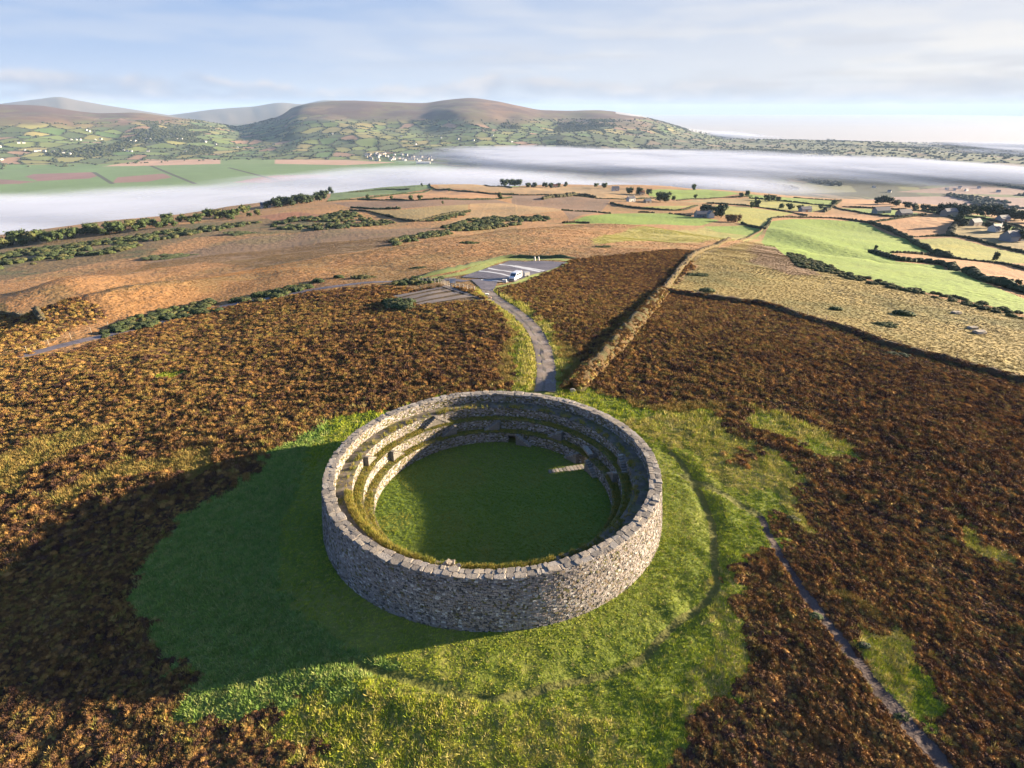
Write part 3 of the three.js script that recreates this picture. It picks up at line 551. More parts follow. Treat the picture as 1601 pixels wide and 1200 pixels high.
// walkway and terrace tops
function ringSheet(r0, r1, y, n = 240, m = 4, k = 0.05) {
  const pos = [], uv = [], idx = []; for (let i = 0; i <= n; i++) for (let j = 0; j <= m; j++) { const t = i / n * 2 * Math.PI, r = mix(r0, r1, j / m); const x = r * Math.sin(t), z = r * Math.cos(t); pos.push(x, y + k * fbm(x * 1.7, z * 1.7, 2), z); uv.push(x, z); }
  for (let i = 0; i < n; i++) for (let j = 0; j < m; j++) { const a = i * (m + 1) + j; idx.push(a, a + 1, a + m + 1, a + 1, a + m + 2, a + m + 1); }
  const g = new THREE.BufferGeometry(); g.setAttribute('position', new THREE.Float32BufferAttribute(pos, 3)); g.setAttribute('uv', new THREE.Float32BufferAttribute(uv, 2)); g.setIndex(idx); g.computeVertexNormals(); return g;
}
const walkT = tex(512, (i, j) => { const a = tile(512, 10, 5)(i, j), b = tile(512, 5, 3)(j + 90, i); let c = mix3([0.10, 0.085, 0.065], [0.24, 0.20, 0.155], clamp((a - 0.3) * 2.2)); if (b > 0.6) c = mix3(c, [0.13, 0.13, 0.04], 0.6); return c; }); walkT.wrapS = walkT.wrapT = THREE.RepeatWrapping; walkT.repeat.set(0.2, 0.2);
const turfT = tex(512, (i, j) => { const a = tile(512, 14, 5)(i, j), b = tile(512, 5, 4)(j + 90, i); let c = mix3([0.09, 0.10, 0.018], [0.20, 0.18, 0.045], clamp((a - 0.3) * 2.2)); if (b > 0.58) c = mix3(c, [0.22, 0.18, 0.12], 0.6); return c; }); turfT.wrapS = turfT.wrapT = THREE.RepeatWrapping; turfT.repeat.set(0.22, 0.22);
part(fort, 'walkway', ringSheet(rA - 0.12, rW + 0.05, WALK + 0.05), new THREE.MeshStandardMaterial({ map: walkT, roughness: 1 })).userData.label = 'trodden gravel walkway behind the parapet';
part(fort, 'terrace', ringSheet(rB - 0.12, rA + 0.05, T2 + 0.05), new THREE.MeshStandardMaterial({ map: turfT, roughness: 1 }));
part(fort, 'terrace', ringSheet(rI - 0.12, rB + 0.05, T1 + 0.05), new THREE.MeshStandardMaterial({ map: turfT, roughness: 1 }));
// stair flights set against the risers
function stairs(th, dirn, yLo, yHi, r, n) {
  const g = new THREE.Group(); g.name = 'staircase'; fort.add(g); const run = 0.27 / r;
  for (let i = 0; i < n; i++) { const y = mix(yLo, yHi, (i + 1) / n), h = y - yLo, t = th + dirn * i * run; if (h < 0.05) continue; const m = part(g, 'step', jitterBox(0.31, 0.17, 0.62, 0.08, R), stoneTints[(R() * 5) | 0]); m.position.set((r - 0.28) * Math.sin(t), y - 0.06, (r - 0.28) * Math.cos(t)); m.rotation.y = t; }
  const fillg = []; for (let i = 0; i < n; i++) { const y = mix(yLo, yHi, (i + 1) / n) - 0.14, h = y - yLo + 0.05, t = th + dirn * i * run; if (h < 0.08) continue; const b = jitterBox(0.30, h, 0.52, 0.04, R); b.rotateY(t); b.translate((r - 0.28) * Math.sin(t), yLo + h / 2 - 0.03, (r - 0.28) * Math.cos(t)); fillg.push(b); }
  const s = part(g, 'stair_base', mergeGeometries(fillg), stoneTints[3]);
}
for (const [th, dr, lo, hi, r, n] of [[-108, 1, T2, WALK, rA, 7], [-124, 1, T1, T2, rB, 7], [-142, -1, T2, WALK, rA, 7], [-150, -1, T1, T2, rB, 7], [160, 1, 0, T1, rI, 7], [186, -1, T1, T2, rB, 7], [150, -1, T1, T2, rB, 7], [112, 1, 0, T1, rI, 7], [136, -1, 0, T1, rI, 7], [104, -1, T1, T2, rB, 7], [96, 1, T2, WALK, rA, 7], [205, 1, T2, WALK, rA, 7]]) stairs(th * D, dr, lo, hi, r, n);
// loose stones on the front walkway
{
  const heap = top(new THREE.Group(), 'stone_heap', 'small heap of loose grey stones on the front rim of the ring fort', 'stone heap'); heap.position.set(-3.3, WALK + 0.06, 14.2);
  for (const [x, y, z, s] of [[0, 0.3, 0, 0.62], [0.55, 0.25, 0.1, 0.5], [-0.5, 0.22, 0.12, 0.46], [0.2, 0.72, 0.05, 0.42], [0.95, 0.2, -0.05, 0.4], [-0.15, 0.2, 0.42, 0.38], [0.5, 0.6, -0.1, 0.35], [-0.95, 0.15, 0, 0.3]]) { const m = part(heap, 'stone', roundedStone(s, s * 0.75, s, 0.16, R), stoneTints[(R() * 5) | 0]); m.position.set(x, y, z); m.rotation.set(R() * 0.5, R() * 3, R() * 0.5); }
}
// paving stones inside the doorway and the flagged strip leading in
{
  for (let i = 0; i < 10; i++) { const q = 0.3 + i * 0.43, m = part(fort, 'paving_stone', roundedStone(0.95, 0.1, 0.4, 0.08, R), stoneTints[(R() * 5) | 0]); m.position.set(DIN[0] - DDIR[0] * q, 0.03, DIN[1] - DDIR[1] * q); m.rotation.y = 105 * D + (R() - 0.5) * 0.2; if (i > 4) m.scale.set(0.75, 1, 0.9); }
}
// ---------------------------------------------------------------- ground cover: heather, grass, tussocks
function shards(n, r) {                                                // n small leaf faces given by fn -> [base, dir, width, length]
  const p = []; const a = new THREE.Vector3(), b = new THREE.Vector3(), s = new THREE.Vector3();
  for (let i = 0; i < n; i++) { const [o, d, w, l] = r(i); a.set(...d).normalize(); s.set(a.z, 0.3 * Math.sin(i * 7.1), -a.x).cross(new THREE.Vector3(0, 1, 0.01)).lengthSq() < 1e-6 ? b.set(1, 0, 0) : b.crossVectors(a, s.set(Math.sin(i * 2.4), 0.2, Math.cos(i * 2.4))); b.normalize().multiplyScalar(w / 2); p.push(o[0] - b.x, o[1] - b.y, o[2] - b.z, o[0] + b.x, o[1] + b.y, o[2] + b.z, o[0] + a.x * l, o[1] + a.y * l, o[2] + a.z * l); }
  const g = new THREE.BufferGeometry(); g.setAttribute('position', new THREE.Float32BufferAttribute(p, 3)); g.computeVertexNormals(); return g;
}
const V = rng(555);
function heatherClump() {                                              // unit radius dome of wiry sprigs
  const s = shards(90, () => { const a = V() * 6.283, q = Math.sqrt(V()), y = 0.15 + 0.62 * Math.sqrt(Math.max(0, 1 - q * q)) * (0.6 + 0.5 * V()); return [[Math.sin(a) * q * 0.8, y * 0.75, Math.cos(a) * q * 0.8], [Math.sin(a) * q * 1.1 + (V() - 0.5), 0.7 + V() * 0.5, Math.cos(a) * q * 1.1 + (V() - 0.5)], 0.09 + 0.09 * V(), 0.22 + 0.20 * V()]; });
  const d = new THREE.IcosahedronGeometry(0.85, 1), p = d.attributes.position, m = new Map(); d.deleteAttribute('uv');
  for (let i = 0; i < p.count; i++) { const k = p.getX(i).toFixed(3) + p.getY(i).toFixed(3) + p.getZ(i).toFixed(3); if (!m.has(k)) m.set(k, 0.8 + 0.4 * V()); const q = m.get(k); p.setXYZ(i, p.getX(i) * q, Math.max(-0.1, p.getY(i) * 0.62 * q), p.getZ(i) * q); }
  d.computeVertexNormals(); return mergeGeometries([d, s]);
}
function tuft(n, spread, lean) { return shards(n, () => { const a = V() * 6.283, q = Math.sqrt(V()) * spread; return [[Math.sin(a) * q, -0.05, Math.cos(a) * q], [Math.sin(a) * lean * V() + (V() - 0.5) * 0.5, 1, Math.cos(a) * lean * V() + (V() - 0.5) * 0.5], 0.10 + 0.09 * V(), 0.6 + 0.5 * V()]; }); }
const heatherG = [0, 1, 2, 3].map(heatherClump), tuftG = [0, 1, 2].map(() => tuft(16, 0.5, 1.1)), tussG = [0, 1, 2].map(() => tuft(34, 0.55, 1.6));
const leafMat = std(lin(1, 1, 1), 1, { side: THREE.DoubleSide }), leafMat2 = std(lin(1, 1, 1), 0.9, { side: THREE.DoubleSide });
function cover(name, label, geos, mat, list, parent) {                 // list of [x, y, z, scaleXZ, scaleY, turn, colour]
  const g = new THREE.Group(); g.userData.kind = 'stuff'; if (label) g.userData.label = label; if (parent) { g.name = name; parent.add(g); } else { g.name = numbered(name); scene.add(g); }
  const sets = geos.map(() => []); list.forEach((l, i) => sets[i % geos.length].push(l));
  const M = new THREE.Matrix4(), Q = new THREE.Quaternion(), E = new THREE.Euler(), P = new THREE.Vector3(), S = new THREE.Vector3(), c = new THREE.Color();
  sets.forEach((s, k) => { if (!s.length) return; const m = new THREE.InstancedMesh(geos[k], mat, s.length); s.forEach((l, i) => { P.set(l[0], l[1], l[2]); E.set((V() - 0.5) * 0.3, l[5], (V() - 0.5) * 0.3); S.set(l[3], l[4], l[3]); m.setMatrixAt(i, M.compose(P, Q.setFromEuler(E), S)); m.setColorAt(i, c.setRGB(...l[6]).multiplyScalar(ALB)); }); m.name = name + '_clump'; m.userData.kind = 'stuff'; m.castShadow = m.receiveShadow = true; g.add(m); });
  console.log(name, list.length); return g;
}
const pick = (arr) => arr[(V() * arr.length) | 0];
const heatherTones = [[0.198, 0.099, 0.038], [0.254, 0.130, 0.044], [0.120, 0.058, 0.030], [0.325, 0.172, 0.052], [0.466, 0.264, 0.076], [0.170, 0.116, 0.036], [0.084, 0.039, 0.028], [0.141, 0.073, 0.045]];
const goldTones = [[0.42, 0.28, 0.07], [0.48, 0.34, 0.10], [0.34, 0.26, 0.06], [0.30, 0.28, 0.06]];
function heatherColor(x, z, cl) { const n = fbm(x / 13, z / 13, 3) + 0.5 * vn(x / 2.3, z / 2.3), big = fbm(x / 31 + 9, z / 31 - 3, 3); let c = pick(heatherTones); if (V() < (cl === ROUGH ? 0.38 : big + 0.25 * n > 0.12 ? 0.28 : 0.10)) c = pick([[0.36, 0.23, 0.06], [0.42, 0.28, 0.08], [0.30, 0.22, 0.05]]); else c = mix3(c, [0.28, 0.15, 0.045], clamp(n * 0.55)); const k = 0.8 + 0.4 * V(); return [c[0] * k, c[1] * k, c[2] * k]; }
const grassTones = [[0.36, 0.45, 0.02], [0.45, 0.53, 0.025], [0.24, 0.34, 0.015], [0.56, 0.58, 0.045], [0.38, 0.47, 0.03]];
const paleTones = [[0.62, 0.54, 0.14], [0.52, 0.50, 0.08], [0.68, 0.58, 0.21], [0.44, 0.45, 0.06]];
const lists = { heather: [], grass: [], lawn: [], pale: [], dry: [], moor: [] };
function sow(x0, x1, z0, z1, step, fn) { for (let z = z0; z < z1; z += step) for (let x = x0; x < x1; x += step) { const px = x + (V() - 0.5) * step * 1.3, pz = z + (V() - 0.5) * step * 1.3; if (inView(px, pz)) fn(px, pz); } }
const trackD = (x, z) => Math.abs(polyDist(trackW, x, z)), nearCam = (x, z) => Math.hypot(x - CAM.x, z - CAM.z, 36);
const keepOff = [];                                                    // polygons of paved ground, filled in below
const inside = (p, x, z) => { let r = false; for (let i = 0, j = p.length - 1; i < p.length; j = i++) if ((p[i][1] > z) !== (p[j][1] > z) && x < (p[j][0] - p[i][0]) * (z - p[i][1]) / (p[j][1] - p[i][1]) + p[i][0]) r = !r; return r; };
const carParkW = PX([[722, 434], [797, 408], [887, 410.5], [806, 441], [768, 446], [744, 444]]), gravelW = PX([[612, 464], [700, 446], [760, 470], [724, 472], [655, 478]]);
keepOff.push(carParkW, gravelW);
const blocked = (x, z) => trackD(x, z) < 1.7 || keepOff.some((p) => inside(p, x, z));
const bankPx = [[893, 612], [930, 572], [962, 540], [1000, 497], [1036, 456]], wallPx = [[1036, 456], [1060, 425], [1090, 396], [1125, 382], [1172, 371], [1190, 360], [1205, 346]], ditchPx = [[1042, 457], [1110, 467], [1200, 480], [1260, 500], [1330, 520], [1400, 545], [1500, 572], [1612, 602], [1800, 655]];
const bankW = PX(bankPx), wallW = PX(wallPx), ditchW = PX(ditchPx);
// near heather, fine clumps; then coarser with distance
for (const [step, r0, r1, s] of [[0.24, 0, 72, 0.26], [0.42, 72, 125, 0.44], [0.64, 125, 290, 0.58]]) sow(-230, 260, r1 > 200 ? -230 : -90, 42, step, (x, z) => {
  const d = nearCam(x, z); if (d < r0 || d >= r1) return; const c = classAt(x, z);
  if ((c !== HEATHER && !(c === ROUGH && V() < 0.7)) || blocked(x, z)) return;
  const n = fbm(x / 6 + 5, z / 6, 3);
  const mound = clamp(1 + 0.30 * vn(x / 1.5, z / 1.5) + 0.22 * vn(x / 0.7, z / 0.7), 0.3, 2), k = s * (0.7 + 0.6 * V()) * (1 + 0.3 * n); lists.heather.push([x, H(x, z) - 0.06, z, k, k * (0.7 + 0.5 * V()) * (r1 < 130 ? mound * 1.25 : 0.5 + 0.5 * mound), V() * 6.28, heatherColor(x, z, c)]);
});
for (const [step, r0, r1, s] of [[0.24, 0, 78, 0.20], [0.42, 78, 150, 0.33]]) sow(-110, 190, -120, 40, step, (x, z) => {
  const d = nearCam(x, z); if (d < r0 || d >= r1) return; const c = classAt(x, z), rr = Math.hypot(x, z); if (blocked(x, z) || (rr > rI - 0.1 && rr < RO + 0.1)) return;
  const y = H(x, z);
  if (c === LAWN) { if (V() < 0.8) lists.lawn.push([x, y, z, s * 0.8, 0.10 + 0.10 * V(), V() * 6.28, fbm(x / 3.4, z / 3.4, 3) > 0.16 ? pick([[0.40, 0.40, 0.05], [0.34, 0.36, 0.04]]) : pick([[0.28, 0.38, 0.018], [0.34, 0.43, 0.022], [0.21, 0.31, 0.018]])]); return; }
  if (c === FEN) { const k = s * (0.9 + 0.7 * V()); lists.grass.push([x, y, z, k * 1.3, k * (0.9 + 0.9 * V()), V() * 6.28, pick([[0.27, 0.42, 0.075], [0.36, 0.50, 0.11], [0.21, 0.35, 0.06], [0.46, 0.50, 0.15]])]); return; }
  if (c === SCRUB) { if (V() < 0.6) lists.lawn.push([x, y, z, s * 0.7, 0.05 + 0.06 * V(), V() * 6.28, pick([[0.20, 0.22, 0.035], [0.26, 0.25, 0.05]])]); return; }
  if (c === GRASS || c === PALE) {
    const th = Math.atan2(x, z) * 180 / Math.PI, trail = th > -75 && th < 125 && Math.abs(rr - 22.4 - 0.5 * vn(th / 14, 3)) < 0.55;
    const n = fbm(x / 4.2, z / 4.2, 3), long = c === PALE ? 1.4 : 1, k = s * (0.8 + 0.6 * V());
    const gold = c === PALE ? (z < 12 || x > 30 ? 0.88 : 0.5) : 0.10 + 0.4 * sstep(0.1, 0.6, fbm(x / 9 + 4, z / 9, 3)) * sstep(21, 27, rr);
    lists.grass.push([x, y, z, k * long, k * (0.6 + 0.7 * V()) * long * (1 + 0.5 * n) * (rr < 22 ? 0.55 : 1), V() * 6.28, V() < gold ? pick(paleTones) : pick(grassTones)]);
  }
  if (c === DRY && x > 55) { if (V() < 0.4) { const k = 0.2 + 0.2 * V(); lists.moor.push([x, y, z, k * 1.1, k * 0.6, V() * 6.28, pick([[0.36, 0.27, 0.085], [0.31, 0.23, 0.07], [0.40, 0.31, 0.11]])]); } return; }
  if (c === DRY) lists.dry.push([x, y, z, s * 1.5, s * (1.2 + V()), V() * 6.28, pick(goldTones)]);
  if (c === HEATHER && V() < 0.16 && [GRASS, PALE, FEN].includes(classAt(x + (V() - 0.5) * 5, z + (V() - 0.5) * 5))) lists.dry.push([x, y, z, s * 1.6, s * (1.8 + 1.2 * V()), V() * 6.28, pick(V() < 0.6 ? goldTones : paleTones)]);
  if (c === HEATHER && V() < 0.035) lists.dry.push([x, y, z, s * 1.5, s * (1.6 + 1.2 * V()), V() * 6.28, pick(goldTones)]);
});
sow(-300, 420, -360, 10, 0.78, (x, z) => {
  const d = nearCam(x, z); if (d < 150 || d > 420 || blocked(x, z)) return; const c = classAt(x, z);
  if (c === MOOR || c === DRY || c === ROUGH || c === PALE || c === MAUVE) { if (c === MOOR && V() < 0.35) return; if (c === MOOR && d > 260 && V() < 0.4) return; const k = 0.2 + 0.2 * V(); const n = fbm(x / 15, z / 15, 3); lists.moor.push([x, H(x, z), z, k * 1.1, k * 0.55, V() * 6.28, c === MOOR ? mix3(pick([[0.30, 0.15, 0.055], [0.39, 0.21, 0.08], [0.26, 0.13, 0.045]]), [0.2, 0.17, 0.05], clamp(n)) : c === MAUVE ? pick([[0.2, 0.125, 0.06], [0.26, 0.17, 0.07], [0.16, 0.11, 0.045]]) : c === PALE ? pick(paleTones) : n < -0.14 ? pick([[0.13, 0.08, 0.03], [0.10, 0.10, 0.03]]) : pick([[0.36, 0.27, 0.085], [0.31, 0.23, 0.07], [0.40, 0.31, 0.11]])]); }
});
cover('heather', 'dense brown heather moor covering the hilltop', heatherG, leafMat, lists.heather);
cover('grass', 'green tufted turf round the ring fort', tuftG, leafMat2, lists.grass);
cover('lawn_grass', 'short dark green lawn inside the ring fort', tuftG, leafMat2, lists.lawn);
cover('dry_grass', 'golden dry grass tufts among the heather', tussG, leafMat2, lists.dry);
cover('moor_grass', 'tawny moor grass tussocks on the farther slopes', tussG, leafMat2, lists.moor);
// grass growing on the fort's ledges
{
  const l = []; const ledge = (r0, r1, y, n, hi, den) => { for (let i = 0; i < n; i++) { const t = V() * 2 * Math.PI, r = mix(r0, r1, V()); const k = den(t * 180 / Math.PI > 180 ? t * 180 / Math.PI - 360 : t * 180 / Math.PI); if (V() > k) continue; l.push([r * Math.sin(t), y + 0.03, r * Math.cos(t), 0.22, hi * (0.5 + 0.8 * V()), V() * 6.28, V() < 0.5 ? pick([[0.50, 0.40, 0.08], [0.44, 0.35, 0.08]]) : pick([[0.24, 0.27, 0.035], [0.32, 0.33, 0.04], [0.18, 0.21, 0.03]])]); } };
  ledge(rB + 0.02, rA - 0.08, T2, 4200, 0.26, (a) => 0.45 + 0.5 * (fbm(a / 8, 3, 2) > -0.1));
  ledge(rI + 0.02, rB - 0.08, T1, 4200, 0.26, (a) => 0.45 + 0.5 * (fbm(a / 8, 9, 2) > -0.1));
  ledge(rA - 0.05, rA + 0.5, WALK, 5200, 0.50, (a) => (a > -75 && a < 22 && Math.abs(a + 13) > 5 ? 0.95 : 0.05 + 0.25 * (fbm(a / 5, 5, 2) > 0.25)));
  ledge(rA + 0.5, rW - 0.05, WALK, 3000, 0.14, (a) => 0.10 + 0.3 * (fbm(a / 5, 15, 2) > 0.2));
  cover('ledge_grass', 'golden and green grass growing on the terrace ledges', tuftG, leafMat2, l, fort);
}
// ---------------------------------------------------------------- tracks, car park, banks and walls
function resample(pts, step) { const c = new THREE.CatmullRomCurve3(pts.map(([x, z]) => new THREE.Vector3(x, 0, z)), false, 'centripetal'), n = Math.max(2, Math.ceil(c.getLength() / step)); return c.getSpacedPoints(n).map((p) => [p.x, p.z]); }
function sweep(pts, prof, opt = {}) {                                  // profile [(across, up)] carried along a line laid on the ground
  const n = pts.length, m = prof.length, pos = [], uv = [], idx = []; let run = 0;
  pts.forEach(([x, z], i) => {
    const a = pts[Math.max(0, i - 1)], b = pts[Math.min(n - 1, i + 1)], dx = b[0] - a[0], dz = b[1] - a[1], l = Math.hypot(dx, dz); if (i) run += Math.hypot(x - pts[i - 1][0], z - pts[i - 1][1]);
    const e = opt.taper ? clamp(Math.min(i, n - 1 - i) / 4, 0.05, 1) : 1;
    prof.forEach(([s, u]) => { const j = opt.jitter || 0, k = j ? fbm(run / (opt.jl || 2.2) + s * 3, s + 5, 3) : 0, ss = s * (1 + 0.5 * k * j), px = x - dz / l * ss, pz = z + dx / l * ss; pos.push(px, H(px, pz) + u * (1 + k * j * 1.4) * (u > 0.2 ? e : 1), pz); uv.push(s, run); });
  });
  for (let i = 0; i < n - 1; i++) for (let j = 0; j < m - 1; j++) { const q = i * m + j; idx.push(q, q + 1, q + m, q + 1, q + m + 1, q + m); }
  const g = new THREE.BufferGeometry(); g.setAttribute('position', new THREE.Float32BufferAttribute(pos, 3)); g.setAttribute('uv', new THREE.Float32BufferAttribute(uv, 2)); g.setIndex(idx); g.computeVertexNormals(); return g;
}
function patch(c, n, m, up) {                                          // four corners laid on the ground
  const pos = [], uv = [], idx = []; for (let i = 0; i <= n; i++) for (let j = 0; j <= m; j++) { const a = i / n, b = j / m, x = mix(mix(c[0][0], c[1][0], a), mix(c[3][0], c[2][0], a), b), z = mix(mix(c[0][1], c[1][1], a), mix(c[3][1], c[2][1], a), b); pos.push(x, H(x, z) + up, z); uv.push(x, z); }
  for (let i = 0; i < n; i++) for (let j = 0; j < m; j++) { const q = i * (m + 1) + j; idx.push(q, q + 1, q + m + 1, q + 1, q + m + 2, q + m + 1); }
  const g = new THREE.BufferGeometry(); g.setAttribute('position', new THREE.Float32BufferAttribute(pos, 3)); g.setAttribute('uv', new THREE.Float32BufferAttribute(uv, 2)); g.setIndex(idx); g.computeVertexNormals(); return g;
}
function grit(a, b, k, rep, c) { const n1 = tile(512, 24, 5), n2 = tile(512, 3, 3); const t = tex(512, (i, j) => { let q = mix3(a, b, clamp((n1(i, j) - 0.3) * 2.3)); if (c && n2(i, j) > 0.56) q = mix3(q, c, k); return q; }); t.wrapS = t.wrapT = THREE.RepeatWrapping; t.repeat.set(rep, rep); return t; }
const gravelT = grit([0.16, 0.13, 0.115], [0.30, 0.26, 0.24], 0.5, 0.22, [0.20, 0.15, 0.11]), tarT = grit([0.085, 0.075, 0.085], [0.17, 0.15, 0.165], 0.45, 0.08, [0.21, 0.18, 0.19]);
const gravelM = new THREE.MeshStandardMaterial({ map: gravelT, roughness: 0.95 }), tarM = new THREE.MeshStandardMaterial({ map: tarT, roughness: 0.55 });
structure(new THREE.Mesh(sweep(resample(trackW, 1.2), [[-1.55, 0.02], [-1.4, 0.07], [-0.5, 0.085], [0.5, 0.085], [1.4, 0.07], [1.55, 0.02]]), gravelM), 'track', 'grey gravel track from the fort to the car park');
{ const wearM = new THREE.MeshStandardMaterial({ map: grit([0.10, 0.085, 0.08], [0.19, 0.165, 0.155], 0.4, 0.3, [0.14, 0.13, 0.07]), roughness: 1 }); structure(new THREE.Mesh(sweep(resample(trackW, 1.2), [[0.05, 0.092], [0.55, 0.094]], { jitter: 0.4 }), wearM), 'wheel_rut', 'darker worn line along the gravel track'); }
const roadW = resample(PX([[-260, 640], [-100, 592], [0, 568], [60, 550], [130, 532], [200, 516], [260, 502], [330, 484], [400, 470], [450, 460], [520, 448], [580, 441], [650, 438], [700, 437], [730, 440]]), 3);
structure(new THREE.Mesh(sweep(roadW, [[-1.5, 0.02], [-1.3, 0.10], [1.3, 0.10], [1.5, 0.02]]), tarM), 'road', 'narrow grey road climbing across the heather slope');
structure(new THREE.Mesh(patch(PX([[722, 434], [797, 408], [887, 410.5], [806, 441]]), 24, 24, 0.16), tarM), 'car_park', 'grey tarmac car park beyond the ring fort');
structure(new THREE.Mesh(patch(PX([[735, 437], [780, 437], [770, 456], [752, 452]]), 8, 8, 0.14), tarM), 'car_park_entrance', 'tarmac joining the car park to the track');
const grassEdge = new THREE.MeshStandardMaterial({ color: lin(0.20, 0.24, 0.05), roughness: 1 });
{ // grass verge and low hedge bank round the car park
  const v = PX([[640, 437], [700, 424], [752, 412], [790, 403], [850, 403], [905, 404]]);
  const b = top(new THREE.Group(), 'earth_bank', 'low dark green grass bank behind the car park', 'bank');
  part(b, 'bank_body', sweep(resample(v, 2), [[-1.6, -0.2], [-0.9, 0.6], [0, 0.95], [0.9, 0.6], [1.6, -0.2]], { jitter: 0.5, taper: true }), std([0.075, 0.10, 0.03], 1));
  structure(new THREE.Mesh(sweep(resample(PX([[660, 437], [718, 428], [790, 405.5], [850, 405.5], [893, 407]]), 2), [[-2.6, 0.02], [-2, 0.08], [2, 0.08], [2.6, 0.02]]), grassEdge), 'verge', 'bright green grass verge behind the car park');
  structure(new THREE.Mesh(sweep(resample(PX([[893, 409], [850, 426], [810, 442], [775, 450]]), 2), [[-1.6, 0.02], [-1.2, 0.1], [1.2, 0.1], [1.6, 0.02]]), grassEdge), 'verge', 'green grass verge along the heather side of the car park');
}
{ // painted bay lines
  const paint = std([0.55, 0.58, 0.62], 0.7);
  for (const q of [[[750, 423.5], [800, 432.5], [799, 434], [748, 425]], [[764, 419], [808, 426.5], [806, 428], [762, 420.5]], [[782, 413.2], [846, 424.5], [843, 426], [779, 414.5]], [[806, 415.6], [852, 423.2], [850, 424.4], [803, 416.6]], [[752, 437.5], [795, 441], [795, 442], [752, 438.6]]]) structure(new THREE.Mesh(patch(PX(q), 10, 2, 0.185), paint), 'bay_line', 'pale painted parking line on the tarmac');
}
// stony terraced strips beside the car park
for (const [a, b, c, d] of [[[615, 463], [690, 449], [694, 451], [622, 466]], [[626, 467], [700, 452.5], [706, 454.5], [634, 470]], [[638, 471], [712, 456.5], [720, 459], [645, 474]], [[648, 475], [728, 461], [740, 464], [656, 478.5]], [[690, 447.5], [702, 446], [772, 470], [755, 470]]]) structure(new THREE.Mesh(patch(PX([a, b, c, d]), 16, 4, 0.12), gravelM), 'gravel_strip', 'stony strip of the terraced parking beside the track');

// bank with heather on top, running from the fort's green towards the farms
const bankT = grit([0.09, 0.055, 0.02], [0.19, 0.12, 0.04], 0.7, 0.25, [0.09, 0.09, 0.025]), bankM = new THREE.MeshStandardMaterial({ map: bankT, roughness: 1, bumpMap: bumpTile, bumpScale: 0.15 });
const bankR = resample(bankW, 0.8), wallR = resample(wallW, 1.2), ditchR = resample(ditchW, 1.5);
{
  const b = top(new THREE.Group(), 'earth_bank', 'broad heather topped earth bank running uphill beside the track', 'bank');
  part(b, 'bank_body', sweep(bankR, [[-2.0, -0.3], [-1.5, 0.7], [-0.8, 1.35], [0, 1.5], [0.9, 1.25], [1.6, 0.6], [2.2, -0.3]], { jitter: 0.35, taper: true }), bankM);
  const l = []; for (const [x, z] of bankR) for (let k = 0; k < 10; k++) { const s = (V() - 0.5) * 3.4, o = Math.min(bankR.length - 1, bankR.indexOf(bankR.find((q) => q[0] === x)) + 1); const q = bankR[o], dx = q[0] - x || 1, dz = q[1] - z, ll = Math.hypot(dx, dz) || 1; const px = x - dz / ll * s, pz = z + dx / ll * s, up = 1.4 * (1 - (s / 2.1) ** 2); l.push([px, H(px, pz) + up - 0.1, pz, 0.35 + 0.2 * V(), 0.35 + 0.2 * V(), V() * 6, V() < 0.22 ? pick(goldTones) : mix3(pick(heatherTones), [0.24, 0.13, 0.035], 0.6)]); }
  cover('bank_heather', 'tawny heather and grass on the bank', heatherG, leafMat, l, b);
}
function rubbleWall(name, label, line, h, w, tones, cat) {             // dry wall of tumbled stones
  const g = top(new THREE.Group(), name, label, cat || 'stone wall');
  part(g, 'wall_base', sweep(line, [[-w, -0.2], [-w * 0.6, h * 0.75], [0, h * 0.92], [w * 0.6, h * 0.75], [w, -0.2]], { jitter: 0.4 }), bankM);
  const list = []; const geos = [0, 1, 2].map(() => jitterBox(1, 1, 1, 0.3, R)), M = new THREE.Matrix4(), E = new THREE.Euler(), Q = new THREE.Quaternion();
  for (const [x, z] of line) for (let k = 0; k < 4; k++) { const px = x + (V() - 0.5) * 1.2, pz = z + (V() - 0.5) * 1.0; list.push([px, H(px, pz) + h * (0.35 + 0.6 * V()), pz, 0.5 * (0.6 + 0.7 * V()), 0.4 * (0.6 + 0.7 * V()), V() * 6, pick(tones)]); }
  cover('wall_stones', null, geos, instStone, list, g);
}
rubbleWall('field_wall', 'pale tumbled stone wall continuing the bank up to the farms', wallR, 1.25, 1.1, [[0.34, 0.26, 0.16], [0.28, 0.20, 0.11], [0.42, 0.34, 0.23], [0.22, 0.15, 0.07]]);
{
  const b = top(new THREE.Group(), 'earth_bank', 'long dark bank between the heather and the yellow pasture', 'bank');
  part(b, 'bank_body', sweep(ditchR, [[-1.5, -0.3], [-0.9, 0.8], [0, 1.15], [0.9, 0.85], [1.6, -0.3]], { jitter: 0.45 }), new THREE.MeshStandardMaterial({ map: grit([0.05, 0.03, 0.018], [0.12, 0.075, 0.03], 0.6, 0.25, [0.08, 0.07, 0.025]), roughness: 1 }));
  const l = []; for (const [x, z] of ditchR) for (let k = 0; k < 9; k++) { const s = (V() - 0.5) * 2.6, px = x + s * 0.45 + (V() - 0.5) * 1.4, pz = z + s; const d = Math.abs(polyDist(ditchR, px, pz)); if (d > 1.4) continue; const q = 0.3 + 0.3 * V(); l.push([px, H(px, pz) + 1.05 * (1 - (d / 1.6) ** 2) - 0.12, pz, q * 1.2, q, V() * 6, pick(heatherTones)]); }
  cover('bank_heather', 'brown heather on the long bank', heatherG, leafMat, l, b);
}
rubbleWall('field_wall', 'short dark stone wall in the rough grass below the road', resample(PX([[-40, 486], [0, 490], [30, 495], [68, 503]]), 1.6), 1.3, 1.0, [[0.12, 0.11, 0.08], [0.2, 0.18, 0.13]]);

